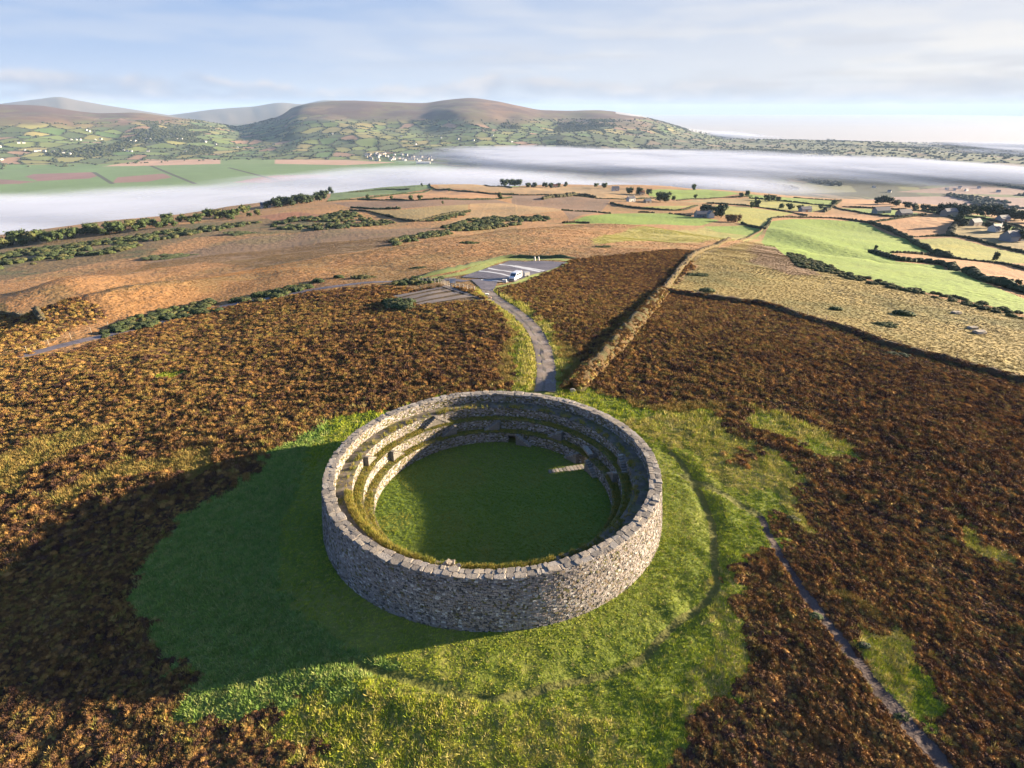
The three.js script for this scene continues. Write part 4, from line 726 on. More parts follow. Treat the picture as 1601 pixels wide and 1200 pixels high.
// fences: posts and wires
const postG = new THREE.CylinderGeometry(0.06, 0.075, 1, 6); postG.translate(0, 0.5, 0);
const woodM = std([0.34, 0.29, 0.22], 0.9), paleWood = std([0.55, 0.5, 0.43], 0.85), wireM = std([0.22, 0.21, 0.2], 0.6);
function fence(label, px, step, h, mat, rails) {
  const line = resample(PX(px), step), g = top(new THREE.Group(), 'fence', label, 'fence');
  for (const [x, z] of line) { const m = part(g, 'post', postG, mat); m.position.set(x, H(x, z) - 0.1, z); m.scale.set(1.1, h * (0.92 + 0.16 * V()) + 0.1, 1.1); m.rotation.set((V() - 0.5) * 0.05, V() * 3, (V() - 0.5) * 0.05); }
  for (const rh of rails) part(g, step > 3 ? 'wire' : 'rail', sweep(line, [[-1, -1], [-1, 1], [1, 1], [1, -1], [-1, -1]].map(([a, b]) => [a * (step > 3 ? 0.008 : 0.03), h * rh + b * (step > 3 ? 0.008 : 0.04)])), mat);
}
fence('pale post and rail fence in front of the notice board', [[702, 448], [716, 451], [730, 452.5], [742, 455]], 1.5, 1.3, paleWood, [0.55, 0.9]);
fence('pale post and rail fence between the road and the stony strips', [[655, 441], [672, 442], [688, 443], [699, 447]], 1.6, 1.3, paleWood, [0.55, 0.9]);
fence('grey wire fence along the lower road verge', [[0, 562], [40, 551], [76, 540], [100, 533], [140, 522], [170, 512]], 6, 1.5, woodM, [0.5, 0.85]);
fence('wire fence climbing beside the stone wall', [[1170, 378], [1150, 384], [1118, 392], [1086, 408]], 7, 1.4, woodM, [0.6, 0.9]);
fence('wire fence along the pasture edge above the dark bank', [[1060, 457], [1120, 464], [1200, 476], [1262, 494], [1330, 514], [1420, 546], [1500, 566], [1590, 592]], 5, 1.2, woodM, [0.6, 0.9]);

// notice board
{
  const [x, z] = U(708, 449), g = top(new THREE.Group(), 'notice_board', 'white notice board on two posts beside the car park', 'sign'); g.position.set(x, H(x, z), z); g.rotation.y = 0.12;
  for (const s of [-0.55, 0.55]) { const m = part(g, 'post', new THREE.BoxGeometry(0.12, 2.4, 0.12), paleWood); m.position.set(s, 1.1, 0); }
  const p = part(g, 'panel', new THREE.BoxGeometry(1.5, 1.15, 0.07), std([0.72, 0.73, 0.74], 0.5)); p.position.set(0, 1.75, 0.1);
  const r = part(g, 'roof_board', new THREE.BoxGeometry(1.7, 0.08, 0.35), paleWood); r.position.set(0, 2.4, 0.08);
}
// two white posts behind the car park, boulders, dark timber post
for (const u of [836, 842]) { const [x, z] = U(u, 407.3), m = top(new THREE.Group(), 'marker_post', 'short white marker post on the verge behind the car park', 'post', 'white marker posts'); m.position.set(x, H(x, z), z); const a = part(m, 'shaft', new THREE.CylinderGeometry(0.28, 0.32, 1.2, 10), std([0.8, 0.78, 0.72], 0.7)); a.position.y = 0.6; const c = part(m, 'cap', new THREE.CylinderGeometry(0.15, 0.3, 0.25, 10), std([0.8, 0.78, 0.72], 0.7)); c.position.y = 1.32; }
{ const [x, z] = U(780, 463.5), m = top(new THREE.Group(), 'gate_post', 'dark timber gate post at the start of the track', 'post'); m.position.set(x, H(x, z), z); part(m, 'shaft', new THREE.BoxGeometry(0.34, 1.5, 0.34), std([0.07, 0.045, 0.03], 0.9)).position.y = 0.7; part(m, 'cap', new THREE.ConeGeometry(0.27, 0.16, 4).rotateY(Math.PI / 4), std([0.07, 0.045, 0.03], 0.9)).position.y = 1.53; }
for (const [u, v, s, lab] of [[761.5, 462.5, 0.7, 'white painted stone at the mouth of the track'], [766, 466.5, 0.5, 'small pinkish stone beside the track mouth'], [789, 441, 0.9, 'white boulder in front of the parked van'], [895, 612, 0.55, 'pale stone standing in the grass behind the fort']]) { const [x, z] = U(u, v), m = new THREE.Mesh(roundedStone(s * 1.3, s, s, 0.15, R), std(lab.startsWith('small') ? [0.5, 0.33, 0.25] : lab.startsWith('pale') ? [0.45, 0.43, 0.4] : [0.8, 0.78, 0.75], 0.8)); m.position.set(x, H(x, z) + s * 0.38, z); top(m, 'boulder', lab, 'boulder'); }
for (const [u, v, s, lab] of [[1494, 490, 1.6, 'long low grey rock in the yellow pasture'], [1520, 514, 1.5, 'grey rock outcrop in the yellow pasture above the bank'], [1530, 521, 1.8, 'larger grey rock beside the outcrop in the yellow pasture']]) { const [x, z] = U(u, v), m = new THREE.Mesh(roundedStone(s * 1.5, s * 0.5, s, 0.2, R), stoneTints[2]); m.position.set(x, H(x, z) + s * 0.15, z); m.rotation.y = R() * 3; top(m, 'rock', lab, 'rock'); }

// parked van
function van(label, u, v, turn, s, cat) {
  const [x, z] = U(u, v), g = top(new THREE.Group(), 'parked_van', label, cat); g.position.set(x, H(x, z) + 0.17, z); g.rotation.y = turn; g.scale.setScalar(s);
  const paint = new THREE.MeshPhysicalMaterial({ color: lin(0.62, 0.64, 0.66), roughness: 0.35, clearcoat: 0.6 }), glass = new THREE.MeshPhysicalMaterial({ color: lin(0.02, 0.035, 0.05), roughness: 0.08, clearcoat: 1 }), rub = std([0.02, 0.02, 0.02], 0.8), rimM = std([0.45, 0.45, 0.46], 0.35, { metalness: 0.7 });
  const sh = new THREE.Shape([[-2.4, 0.35], [2.35, 0.35], [2.45, 0.6], [2.42, 1.0], [1.75, 1.18], [1.05, 1.98], [0.8, 2.08], [-2.3, 2.08], [-2.42, 1.9], [-2.46, 0.6]].map((p) => new THREE.Vector2(...p)));
  part(g, 'body', new THREE.ExtrudeGeometry(sh, { depth: 1.72, bevelEnabled: true, bevelSize: 0.07, bevelThickness: 0.09, bevelSegments: 3 }).translate(0, 0, -0.86), paint);
  const ws = part(g, 'windscreen', new THREE.BoxGeometry(0.03, 0.92, 1.55), glass); ws.position.set(1.47, 1.62, 0); ws.rotation.z = Math.atan2(0.7, 0.8);
  for (const sd of [-1, 1]) { for (const [cx, w] of [[0.55, 0.8], [-0.55, 1.0], [-1.65, 0.9]]) { const m = part(g, 'side_window', new THREE.BoxGeometry(w, 0.52, 0.03), glass); m.position.set(cx, 1.6, sd * 0.962); } const h = part(g, 'headlight', new THREE.BoxGeometry(0.1, 0.2, 0.34), std([0.8, 0.8, 0.8], 0.15)); h.position.set(2.47, 0.85, sd * 0.68); const mi = part(g, 'wing_mirror', new THREE.BoxGeometry(0.12, 0.22, 0.2), rub); mi.position.set(1.15, 1.4, sd * 1.06); const tl = part(g, 'tail_light', new THREE.BoxGeometry(0.06, 0.4, 0.14), std([0.35, 0.02, 0.02], 0.3)); tl.position.set(-2.53, 1.05, sd * 0.8); }
  part(g, 'rear_window', new THREE.BoxGeometry(0.03, 0.5, 1.4), glass).position.set(-2.54, 1.6, 0); part(g, 'bumper', new THREE.BoxGeometry(0.16, 0.22, 1.8), rub).position.set(2.5, 0.48, 0);
  for (const [wx, wz] of [[1.5, 0.82], [1.5, -0.82], [-1.55, 0.82], [-1.55, -0.82]]) { const w = part(g, 'wheel', new THREE.CylinderGeometry(0.35, 0.35, 0.24, 18).rotateX(Math.PI / 2), rub); w.position.set(wx, 0.35, wz); part(w, 'rim', new THREE.CylinderGeometry(0.2, 0.2, 0.26, 12).rotateX(Math.PI / 2), rimM); }
  return g;
}
van('white van with dark windscreen parked at the car park edge', 806, 437, Math.PI * 1.34, 0.92, 'van');
{ // small white trailer behind it
  const [x, z] = U(823, 433), g = top(new THREE.Group(), 'box_trailer', 'small white box trailer parked behind the white van', 'trailer'); g.position.set(x, H(x, z) + 0.17, z); g.rotation.y = Math.PI * 1.15; g.scale.setScalar(0.8);
  part(g, 'box', new THREE.BoxGeometry(2.0, 1.2, 1.4), std([0.6, 0.6, 0.6], 0.5)).position.y = 1.0; part(g, 'drawbar', new THREE.BoxGeometry(0.9, 0.1, 0.1), woodM).position.set(1.4, 0.45, 0); part(g, 'lid', new THREE.BoxGeometry(2.06, 0.06, 1.46), std([0.5, 0.5, 0.5], 0.5)).position.y = 1.63;
  for (const s of [-0.78, 0.78]) part(g, 'wheel', new THREE.CylinderGeometry(0.3, 0.3, 0.18, 16).rotateX(Math.PI / 2), std([0.02, 0.02, 0.02], 0.8)).position.set(-0.1, 0.3, s);
}
// ---------------------------------------------------------------- shrubs, trees, hedges, farms
const T = rng(909);
function lump(r, detail, k, squash = 1) { const d = new THREE.IcosahedronGeometry(r, detail), p = d.attributes.position, m = new Map(); d.deleteAttribute('uv'); for (let i = 0; i < p.count; i++) { const key = p.getX(i).toFixed(3) + p.getY(i).toFixed(3) + p.getZ(i).toFixed(3); if (!m.has(key)) m.set(key, 1 - k + 2 * k * T()); const q = m.get(key); p.setXYZ(i, p.getX(i) * q, p.getY(i) * q * squash, p.getZ(i) * q); } d.computeVertexNormals(); return d; }
function leaves(n, fn) { return shards(n, () => { const [x, y, z, s] = fn(); return [[x, y, z], [T() - 0.5, T() - 0.3, T() - 0.5], s, s * 1.2]; }); }
function crownGeo(kind) {                                              // unit height crown above a short trunk
  const b = []; const lobes = kind === 'tall' ? 8 : 11, c = [];
  for (let i = 0; i < lobes; i++) { const a = T() * 6.28, q = Math.sqrt(T()) * (kind === 'tall' ? 0.16 : 0.30), y = kind === 'tall' ? 0.3 + 0.55 * T() : 0.22 + 0.55 * T(), r = kind === 'tall' ? 0.14 + 0.06 * T() : 0.15 + 0.10 * T(); c.push([Math.sin(a) * q, y, Math.cos(a) * q, r]); b.push(lump(r * 0.85, 1, 0.22, 0.85).translate(Math.sin(a) * q, y, Math.cos(a) * q)); }
  b.push(leaves(320, () => { const [x, y, z, r] = c[(T() * c.length) | 0], u = T() * 2 - 1, a = T() * 6.28, w = Math.sqrt(1 - u * u), k = r * (0.8 + 0.45 * T()); return [x + Math.sin(a) * w * k, y + u * k, z + Math.cos(a) * w * k, 0.06 + 0.04 * T()]; }));
  return mergeGeometries(b);
}
function trunkGeo() { const g = [new THREE.CylinderGeometry(0.02, 0.035, 0.55, 7).translate(0, 0.275, 0)]; for (let i = 0; i < 4; i++) g.push(new THREE.CylinderGeometry(0.006, 0.015, 0.3, 5).translate(0, 0.15, 0).rotateX(0.6 + 0.3 * T()).rotateY(i * 1.6 + T()).translate(0, 0.36 + 0.1 * T(), 0)); return mergeGeometries(g); }
const crowns = { round: [0, 1, 2, 3].map(() => crownGeo('round')), tall: [0, 1].map(() => crownGeo('tall')) }, trunks = [0, 1].map(trunkGeo), barkM = std([0.09, 0.07, 0.055], 1);
const leafCols = { dark: [0.032, 0.055, 0.020], mid: [0.055, 0.085, 0.022], olive: [0.10, 0.11, 0.03], rust: [0.16, 0.10, 0.04] }, leafM = {}; for (const k in leafCols) leafM[k] = std(leafCols[k], 1, { side: THREE.DoubleSide });
function tree(x, z, h, tone, label, group, kind = 'round', wide = 1, hf = H) {
  const g = top(new THREE.Group(), 'tree', label, 'tree', group); g.position.set(x, hf(x, z) - 0.1, z); g.rotation.y = T() * 6.28;
  const t = part(g, 'trunk', trunks[(T() * 2) | 0], barkM), c = part(g, 'crown', crowns[kind][(T() * crowns[kind].length) | 0], leafM[tone]); t.scale.set(h, h, h); c.scale.set(h * wide, h, h * wide);
}
function treeRow(px, label, group, tone, kind) { for (const [u, v, hp, w, tn] of px) { const [x, z] = U(u, v), d = Math.hypot(x - CAM.x, z - CAM.z, CAM.y - H(x, z)); tree(x, z, clamp(hp * d / 930, 3, 17), tn || tone, (tn === 'olive' ? 'yellowish ' : tn === 'rust' ? 'rust brown autumn ' : '') + label, group, kind, w || 1); } }
treeRow([[634, 289, 9], [742, 284, 7, 1.3], [749, 284, 7, 1.2], [788, 291, 12, 1.3], [796, 291, 12, 1.4], [804, 291, 13, 1.3], [812, 291, 11, 1.2], [826, 293, 8, 1.5], [835, 293, 8, 1.4], [852, 294, 9, 1.2], [861, 294, 9, 1.2], [873, 293, 7], [884, 292, 8]], 'dark tree on the skyline of the tan fields against mist', 'skyline trees above the mist', 'dark');
treeRow([[932, 293, 7, 1.4], [945, 294, 8, 1.2], [984, 303, 10, 1.2], [1000, 304, 12, 1.1], [1014, 305, 10], [1032, 315, 16, 1.2], [1041, 316, 15, 1.1], [1053, 314, 8], [1087, 310, 6], [1084, 297, 10, 0.9]], 'rounded tree among the white farm cottages near the misty edge', 'trees by the misty farm cottages', 'mid');
treeRow([[1103, 333, 14, 1.1], [1112, 334, 13, 1.1], [1127, 340, 20, 0.9], [1122, 338, 16, 1], [1138, 347, 12, 1, 'rust'], [1146, 348, 13, 1, 'rust'], [1153, 347, 11, 1, 'rust'], [1098, 332, 10]], 'tree clustered round the slate roofed farmhouse', 'trees round the slate roofed farmhouse', 'dark');
treeRow([[1158, 309, 8], [1168, 307, 9], [1182, 313, 6], [1200, 315, 10, 1.3], [1206, 315, 10, 1.2], [1215, 315, 8, 1.3], [1175, 325, 9], [1183, 324, 11], [1222, 326, 8, 1.3], [1234, 328, 9, 1.4], [1250, 330, 9, 1.4], [1262, 330, 8, 1.3], [1282, 327, 8], [1303, 321, 9, 0.9]], 'hedgerow tree between the yellow green fields', 'hedgerow trees of the middle fields', 'mid');
treeRow([[1372, 318, 9, 1.3], [1380, 318, 11, 1.2], [1390, 319, 10, 1.3], [1402, 322, 9, 1.3], [1416, 325, 9, 1.4], [1430, 328, 9, 1.4], [1444, 330, 10, 1.3], [1456, 333, 10, 1.4], [1472, 335, 15, 1.1], [1484, 336, 17, 1.1], [1494, 337, 16, 1.1], [1503, 338, 14, 1.1], [1515, 336, 12, 1.2], [1528, 336, 13, 1.2], [1540, 338, 14], [1550, 338, 16, 1.1], [1562, 341, 12, 1.2], [1574, 342, 14, 1.1], [1586, 344, 12, 1.2], [1598, 345, 13, 1.2], [1614, 348, 13], [1630, 350, 14]], 'dark tree in the shelter belt along the hill edge', 'shelter belt trees behind the farm sheds', 'dark');
treeRow([[1498, 353, 16, 1], [1505, 354, 11], [1556, 408, 13, 0.7], [1545, 356, 8, 1.3], [1571, 362, 10], [1588, 372, 14, 1.3], [1598, 376, 15, 1.3], [1369, 390, 7, 0.8], [1556, 441, 7, 1.2], [1590, 446, 6, 1.2]], 'scattered tree or bush near the low farm sheds', 'trees near the low farm sheds', 'dark');
treeRow([[575, 312, 8], [612, 312, 7], [642, 313, 9, 1.1], [657, 313, 9, 1.1], [692, 319, 5], [782, 311, 11, 0.9], [660, 291, 5], [702, 299, 5]], 'small tree along the hedge below the peach field', 'trees below the peach field', 'mid');
{ const r = []; for (let i = 0; i < 26; i++) { const t = i / 25; r.push([mix(420, 508, t) + (T() - 0.5) * 7, mix(324, 312, t) + (T() - 0.5) * 5, 8 + 6 * T(), 1.2]); } r.push([505, 306, 9], [518, 302, 10], [520, 298, 7], [540, 292, 5], [576, 286, 6], [598, 284, 5]); treeRow(r, 'dark tree in the copse at the misty foot of the green fields', 'copse beside the mist', 'dark'); }
{ const r = []; for (let i = 0; i < 60; i++) { const t = i / 59; r.push([mix(-14, 400, t) + (T() - 0.5) * 8, mix(388, 334, t) + (T() - 0.5) * 9, mix(15, 9, t) * (0.7 + 0.6 * T()), 1.3, T() < 0.3 ? 'olive' : 'mid']); } treeRow(r, 'bushy tree in the wood edge on the brown slope above the mist', 'wood edge above the mist', 'mid'); }

// gorse and scrub: thickets read as masses, single bushes are things
const bushG = [0, 1, 2].map(() => mergeGeometries([lump(0.6, 1, 0.2, 0.7).translate(0, 0.25, 0), lump(0.42, 1, 0.25, 0.8).translate(0.45, 0.2, 0.1), lump(0.4, 1, 0.25, 0.8).translate(-0.4, 0.22, -0.15), leaves(90, () => { const a = T() * 6.28, u = T(), w = Math.sqrt(1 - u * u); return [Math.sin(a) * w * 0.75, u * 0.55 + 0.1, Math.cos(a) * w * 0.6, 0.14]; })]));
const scrubTones = [[0.035, 0.055, 0.018], [0.05, 0.075, 0.02], [0.075, 0.095, 0.025], [0.10, 0.10, 0.03]];
function thicket(label, poly, n, s) { const P = PX(poly); let b = [1e9, -1e9, 1e9, -1e9]; for (const [x, z] of P) b = [Math.min(b[0], x), Math.max(b[1], x), Math.min(b[2], z), Math.max(b[3], z)]; const l = []; for (let k = 0; k < n * 8 && l.length < n; k++) { const x = mix(b[0], b[1], T()), z = mix(b[2], b[3], T()); if (!inside(P, x, z) || blocked(x, z) || fbm(x / (s * 6), z / (s * 6), 2) < -0.28) continue; const q = s * (0.6 + 0.9 * T()); l.push([x, H(x, z), z, q * 1.25, q, T() * 6, pick(scrubTones)]); } cover('gorse_thicket', label, bushG, leafMat, l); }
thicket('dark gorse thicket on the slope above the narrow road', [[-20, 402], [60, 388], [180, 374], [300, 358], [420, 345], [360, 358], [240, 378], [180, 396], [60, 412], [-20, 424]], 520, 2.6);
thicket('gorse and scrub filling the hollow below the tan fields', [[420, 352], [450, 342], [500, 338], [540, 330], [570, 340], [620, 348], [560, 356], [500, 360], [430, 358]], 320, 2.3);
thicket('dark scrub in the dip beyond the brown crest', [[690, 356], [730, 345], [770, 340], [850, 338], [860, 344], [800, 354], [740, 361], [700, 362]], 260, 2.6);
thicket('scrub along the stream below the brown field', [[610, 378], [650, 368], [700, 362], [705, 366], [660, 374], [620, 384]], 110, 2.2);
thicket('gorse along the olive field edge', [[665, 346], [735, 330], [736, 334], [690, 346]], 80, 2.0);
thicket('low bushes along the upper edge of the road', [[300, 492], [330, 474], [420, 456], [500, 438], [508, 444], [430, 466], [340, 490]], 220, 1.0);
thicket('low bushes along the lower edge of the road', [[158, 515], [250, 486], [330, 470], [340, 482], [250, 508], [165, 528]], 160, 1.0);
thicket('dark bushes beside the stony strips', [[600, 468], [640, 470], [656, 480], [640, 486], [606, 480]], 46, 1.3);
thicket('dark bushes between the road and the pale fence', [[610, 446], [640, 436], [690, 436], [694, 442], [650, 446]], 50, 1.0);
thicket('scrub along the edge between the large green field and yellow pasture', [[1230, 394], [1262, 402], [1310, 424], [1400, 446], [1520, 470], [1600, 492], [1600, 500], [1520, 480], [1400, 452], [1310, 432], [1240, 414]], 420, 0.95);
const clumpG = [0, 1, 2].map(() => { const gs = []; for (let i = 0; i < 46; i++) { const a = T() * 6.28, q = Math.sqrt(T()), s = (0.10 + 0.10 * T()) * (1.15 - 0.5 * q); const g = bushG[(T() * 3) | 0].clone(); g.scale(s * 1.3, s * 1.9, s * 1.3); g.rotateY(T() * 6); g.translate(Math.sin(a) * q * 0.8, 0, Math.cos(a) * q * 0.42); gs.push(g); } return mergeGeometries(gs); });
function bush(px, label, group, s0) { px.forEach(([u, v, wp], i) => { const [x, z] = U(u, v), d = Math.hypot(x - CAM.x, z - CAM.z), s = wp * d / 930 / 1.5; const g = top(new THREE.Group(), 'gorse_bush', label, 'bush', group); const big = wp > 24, m = part(g, 'foliage', big ? clumpG[i % 3] : bushG[i % 3], std(pick(scrubTones), 1, { side: THREE.DoubleSide })); m.scale.set(s, big ? Math.min(s * 0.5, 4) : s * 0.6, s); part(g, 'stems', new THREE.CylinderGeometry(0.1, 0.16, 0.5, 6), barkM); g.position.set(x, H(x, z), z); g.rotation.y = (T() - 0.5) * 0.8; }); }
bush([[275, 402, 78]], 'long dark gorse clump alone on the orange slope');
bush([[378, 365, 52]], 'dark gorse clump above the orange slope crest');
bush([[570, 434, 40]], 'broad dark bush beside the road before the car park');
bush([[735, 380, 30], [942, 386, 26]], 'dark gorse bush alone on the orange brown crest', 'gorse bushes on the brown crest');
bush([[655, 419, 26], [530, 434, 16]], 'small dark bush in the tawny grass beside the car park road', 'bushes beside the car park road');
bush([[972, 536, 16]], 'dark green bush beside the heather bank');
bush([[1105, 456, 22], [1090, 430, 34], [1395, 556, 44], [1382, 508, 40], [1412, 492, 24], [1306, 484, 16]], 'low dark bush in the yellow pasture', 'bushes in the yellow pasture');
bush([[1275, 965, 22], [1240, 812, 20], [1350, 1010, 20], [1410, 1120, 26], [1266, 712, 20]], 'rounded grassy bush beside the dirt path', 'bushes beside the dirt path');

// hedges: each line of bushes is a thing
const hedgeM = [std([0.040, 0.058, 0.022], 1, { side: THREE.DoubleSide }), std([0.055, 0.065, 0.025], 1, { side: THREE.DoubleSide }), std([0.075, 0.07, 0.03], 1, { side: THREE.DoubleSide })], hedgeB = [0, 1, 2, 3].map(() => lump(1, 1, 0.25, 1));
function hedge(px, label, h = 2.2, mat = 0) {
  const line = resample(PX(px), h * 0.75), gs = []; for (const [x, z] of line) { if (T() < 0.04) continue; const s = h * (0.42 + 0.3 * T()) * (0.75 + 0.5 * (fbm(x / 20, z / 20, 2) + 0.5)); const g = hedgeB[(T() * 4) | 0].clone(); g.scale(s * 1.15, s, s * 1.15); const qx = x + (T() - 0.5) * h * 0.3, qz = z + (T() - 0.5) * h * 0.3; g.translate(qx, H(qx, qz) + s * 0.7, qz); gs.push(g); }
  const o = top(new THREE.Group(), 'hedge', label, 'hedge', 'hedges between the fields'); part(o, 'foliage', mergeGeometries(gs), hedgeM[mat]);
}
[[[[512, 315], [632, 303], [677, 295]], 'hedge below the dark green pasture'],
 [[[525, 296], [560, 290], [610, 284], [640, 283], [660, 288], [677, 294], [690, 297], [775, 304], [802, 303]], 'hedge curving over the green pasture to the tan field'],
 [[[545, 301], [600, 296], [640, 296]], 'hedge across the middle of the dark green pasture'],
 [[[560, 312], [650, 313.5], [775, 311.5], [800, 309]], 'hedge along the foot of the peach field'],
 [[[695, 279], [720, 285], [760, 290], [800, 294]], 'hedge under the bright strip on the skyline'],
 [[[548, 329], [600, 337], [650, 346], [680, 340], [735, 330]], 'hedge round the olive tan field'],
 [[[550, 325], [600, 327], [625, 326.5]], 'short hedge above the olive tan field'],
 [[[780, 304], [880, 305], [947, 311], [1024, 310]], 'hedge along the foot of the long tan field'],
 [[[848, 312], [862, 309], [880, 308], [905, 306], [930, 309]], 'tall hedge in front of the skyline trees', 4],
 [[[880, 329], [935, 332], [954, 334]], 'hedge at the end of the mauve field'],
 [[[955, 318], [985, 324], [1060, 329], [1090, 322]], 'hedge before the thin yellow field'],
 [[[880, 349], [905, 348], [920, 349]], 'broken hedge at the corner of the bright long field'],
 [[[998, 332], [1022, 333]], 'gappy hedge on the far side of the bright long field'],
 [[[1046, 334], [1065, 336], [1080, 338]], 'hedge joining the slate roofed farmhouse'],
 [[[1058, 314], [1105, 311], [1150, 308], [1176, 307]], 'hedge behind the olive yellow field'],
 [[[1105, 318], [1170, 322], [1240, 333], [1260, 337]], 'hedge running down from the farmhouse trees'],
 [[[1206, 341], [1196, 356]], 'short hedge at the corner of the large green field'],
 [[[1206, 341], [1240, 340], [1303, 341], [1357, 348]], 'hedge along the top of the large green field'],
 [[[1160, 350], [1195, 358]], 'low hedge below the yellow field beside the farmhouse'],
 [[[1357, 348], [1390, 360], [1416, 372], [1440, 386], [1460, 396], [1486, 404]], 'thick dark hedge between the green and ploughed fields', 3.2],
 [[[1393, 395], [1430, 397], [1456, 399], [1488, 404], [1556, 411], [1612, 424]], 'hedge above the lower ploughed field'],
 [[[1360, 395], [1385, 402], [1410, 408], [1440, 410], [1472, 414], [1510, 425], [1530, 437], [1560, 446], [1612, 462]], 'ragged hedge below the lower ploughed field', 3.0],
 [[[1416, 371], [1450, 370], [1484, 369], [1540, 380], [1612, 398]], 'hedge under the upper ploughed field'],
 [[[1484, 369], [1490, 356], [1499, 346]], 'tall thin hedge at the end of the upper ploughed field', 4],
 [[[1366, 347], [1400, 342], [1443, 337]], 'hedge above the upper ploughed field'],
 [[[1303, 324], [1353, 334], [1400, 339], [1447, 336]], 'hedge below the narrow green strip'],
 [[[1314, 314], [1300, 324], [1288, 332]], 'dark hedge climbing past the small ploughed strip', 3.2],
 [[[1317, 323.5], [1398, 327.5], [1425, 329], [1500, 345]], 'hedge above the narrow green strip'],
 [[[1240, 309], [1312, 314]], 'hedge at the misty end of the fields'],
 [[[1504, 337], [1560, 347], [1612, 360]], 'hedge behind the farm sheds'],
 [[[1172, 310], [1240, 316], [1300, 322]], 'hedge between the two far yellow green fields'],
 [[[1536, 350], [1570, 360], [1612, 374]], 'hedge in front of the farm sheds'],
].forEach(([p, l, h], i) => hedge(p, l, h || 1.8, i % 3));

// houses
const whiteW = std([0.72, 0.70, 0.66], 0.8), creamW = std([0.58, 0.5, 0.4], 0.85), stoneW = std([0.34, 0.30, 0.26], 0.9), slate = std([0.11, 0.115, 0.14], 0.55), rust = std([0.24, 0.09, 0.05], 0.7), shedW = std([0.28, 0.3, 0.33], 0.6), paneM = new THREE.MeshPhysicalMaterial({ color: lin(0.03, 0.04, 0.05), roughness: 0.1 }), doorM = std([0.12, 0.05, 0.04], 0.6);
function gable(w, h, d, rh, over) { const s = new THREE.Shape([[-d / 2 - over, -over * rh / (d / 2)], [0, rh], [d / 2 + over, -over * rh / (d / 2)], [d / 2 + over, -over * rh / (d / 2) + 0.22], [0, rh + 0.25], [-d / 2 - over, -over * rh / (d / 2) + 0.22]].map((p) => new THREE.Vector2(...p))); return new THREE.ExtrudeGeometry(s, { depth: w + 0.5, bevelEnabled: false }).rotateY(Math.PI / 2).translate(-w / 2 - 0.25, h, 0); }
function body(w, h, d, rh) { const s = new THREE.Shape([[-d / 2, -2], [d / 2, -2], [d / 2, h], [0, h + rh - 0.05], [-d / 2, h]].map((p) => new THREE.Vector2(...p))); return new THREE.ExtrudeGeometry(s, { depth: w, bevelEnabled: false }).rotateY(Math.PI / 2).translate(-w / 2, 0, 0); }
function house(x, z, w, h, d, turn, wallMat, roofMat, label, o = {}) {
  const g = top(new THREE.Group(), o.name || 'house', label, o.cat || 'house', o.group); const hf = o.hf || H; g.position.set(x, hf(x, z), z); g.rotation.y = turn; const rh = d * (o.pitch || 0.42);
  part(g, 'wall', body(w, h, d, rh), wallMat); const rf = part(g, 'roof', gable(w, h, d, rh, 0.35), roofMat);
  if (o.detail !== false) { for (const s of [-1, 1]) if (!o.shed) part(rf, 'chimney', new THREE.BoxGeometry(0.7, 1.6, 0.7), wallMat).position.set(s * (w / 2 - 0.5), h + rh + 0.4, 0);
    for (const sd of [-1, 1]) { const n = o.shed ? 1 : Math.max(2, Math.round(w / 3.2)); for (let i = 0; i < n; i++) { const wx = (i + 0.5) / n * w - w / 2, isD = i === (n >> 1) || o.shed; const m = part(g, isD ? 'door' : 'window', new THREE.BoxGeometry(o.shed ? 3 : 1.0, isD ? (o.shed ? 2.6 : 2.0) : 1.1, 0.12), isD ? doorM : paneM); m.position.set(wx, isD ? (o.shed ? 1.3 : 1.0) : h * 0.58, sd * (d / 2 + 0.02)); } } }
  return g;
}
function farm(u, v, w, h, d, turn, wm, rm, label, o) { const [x, z] = U(u, v); return house(x, z, w, h, d, turn, wm, rm, label, o); }
farm(986, 315, 11, 4.5, 6.5, 0.5, whiteW, slate, 'white cottage with slate roof among the far farm hedges');
farm(1003, 304, 9, 4, 6, 0.3, creamW, rust, 'cream cottage with rust red roof beside the far trees');
farm(962, 298, 12, 4.5, 7, 0.2, whiteW, slate, 'long white farmhouse beside the mist');
farm(1012, 317, 9, 3, 6, 0.4, stoneW, slate, 'grey stone barn next to the white cottage', { shed: true, name: 'barn', cat: 'barn' });
farm(1097, 339, 15, 3.6, 6.5, 0.15, shedW, slate, 'long slate roofed farmhouse in front of the tree cluster');
farm(1110, 340, 7, 4, 6, 1.6, whiteW, slate, 'white gable end wing of the slate roofed farmhouse');
farm(868, 293, 9, 4, 6, 0.2, creamW, rust, 'red roofed cottage on the skyline by dark trees');
farm(1377, 333, 22, 4, 9, 0.25, shedW, slate, 'long grey farm shed on the narrow green strip', { shed: true, name: 'farm_shed', cat: 'shed' });
farm(1412, 337, 18, 4, 9, 0.3, stoneW, slate, 'second grey farm shed by the green strip', { shed: true, name: 'farm_shed', cat: 'shed' });
farm(1258, 331, 16, 4, 7, 0.3, shedW, slate, 'slate roofed shed in the hedge before the green field', { shed: true, name: 'farm_shed', cat: 'shed' });
farm(1482, 338, 18, 6, 9, 0.3, stoneW, slate, 'tall dark barn under the shelter belt trees', { shed: true, name: 'barn', cat: 'barn' });
farm(1510, 336, 10, 5, 7, 0.4, creamW, rust, 'pinkish house in the shelter belt');
farm(1522, 352, 14, 4, 8, 0.4, stoneW, slate, 'grey shed nearest the ploughed field corner', { shed: true, name: 'farm_shed', cat: 'shed' });
farm(1556, 361, 15, 4, 8, 0.4, whiteW, slate, 'white walled farmhouse between the grey sheds');
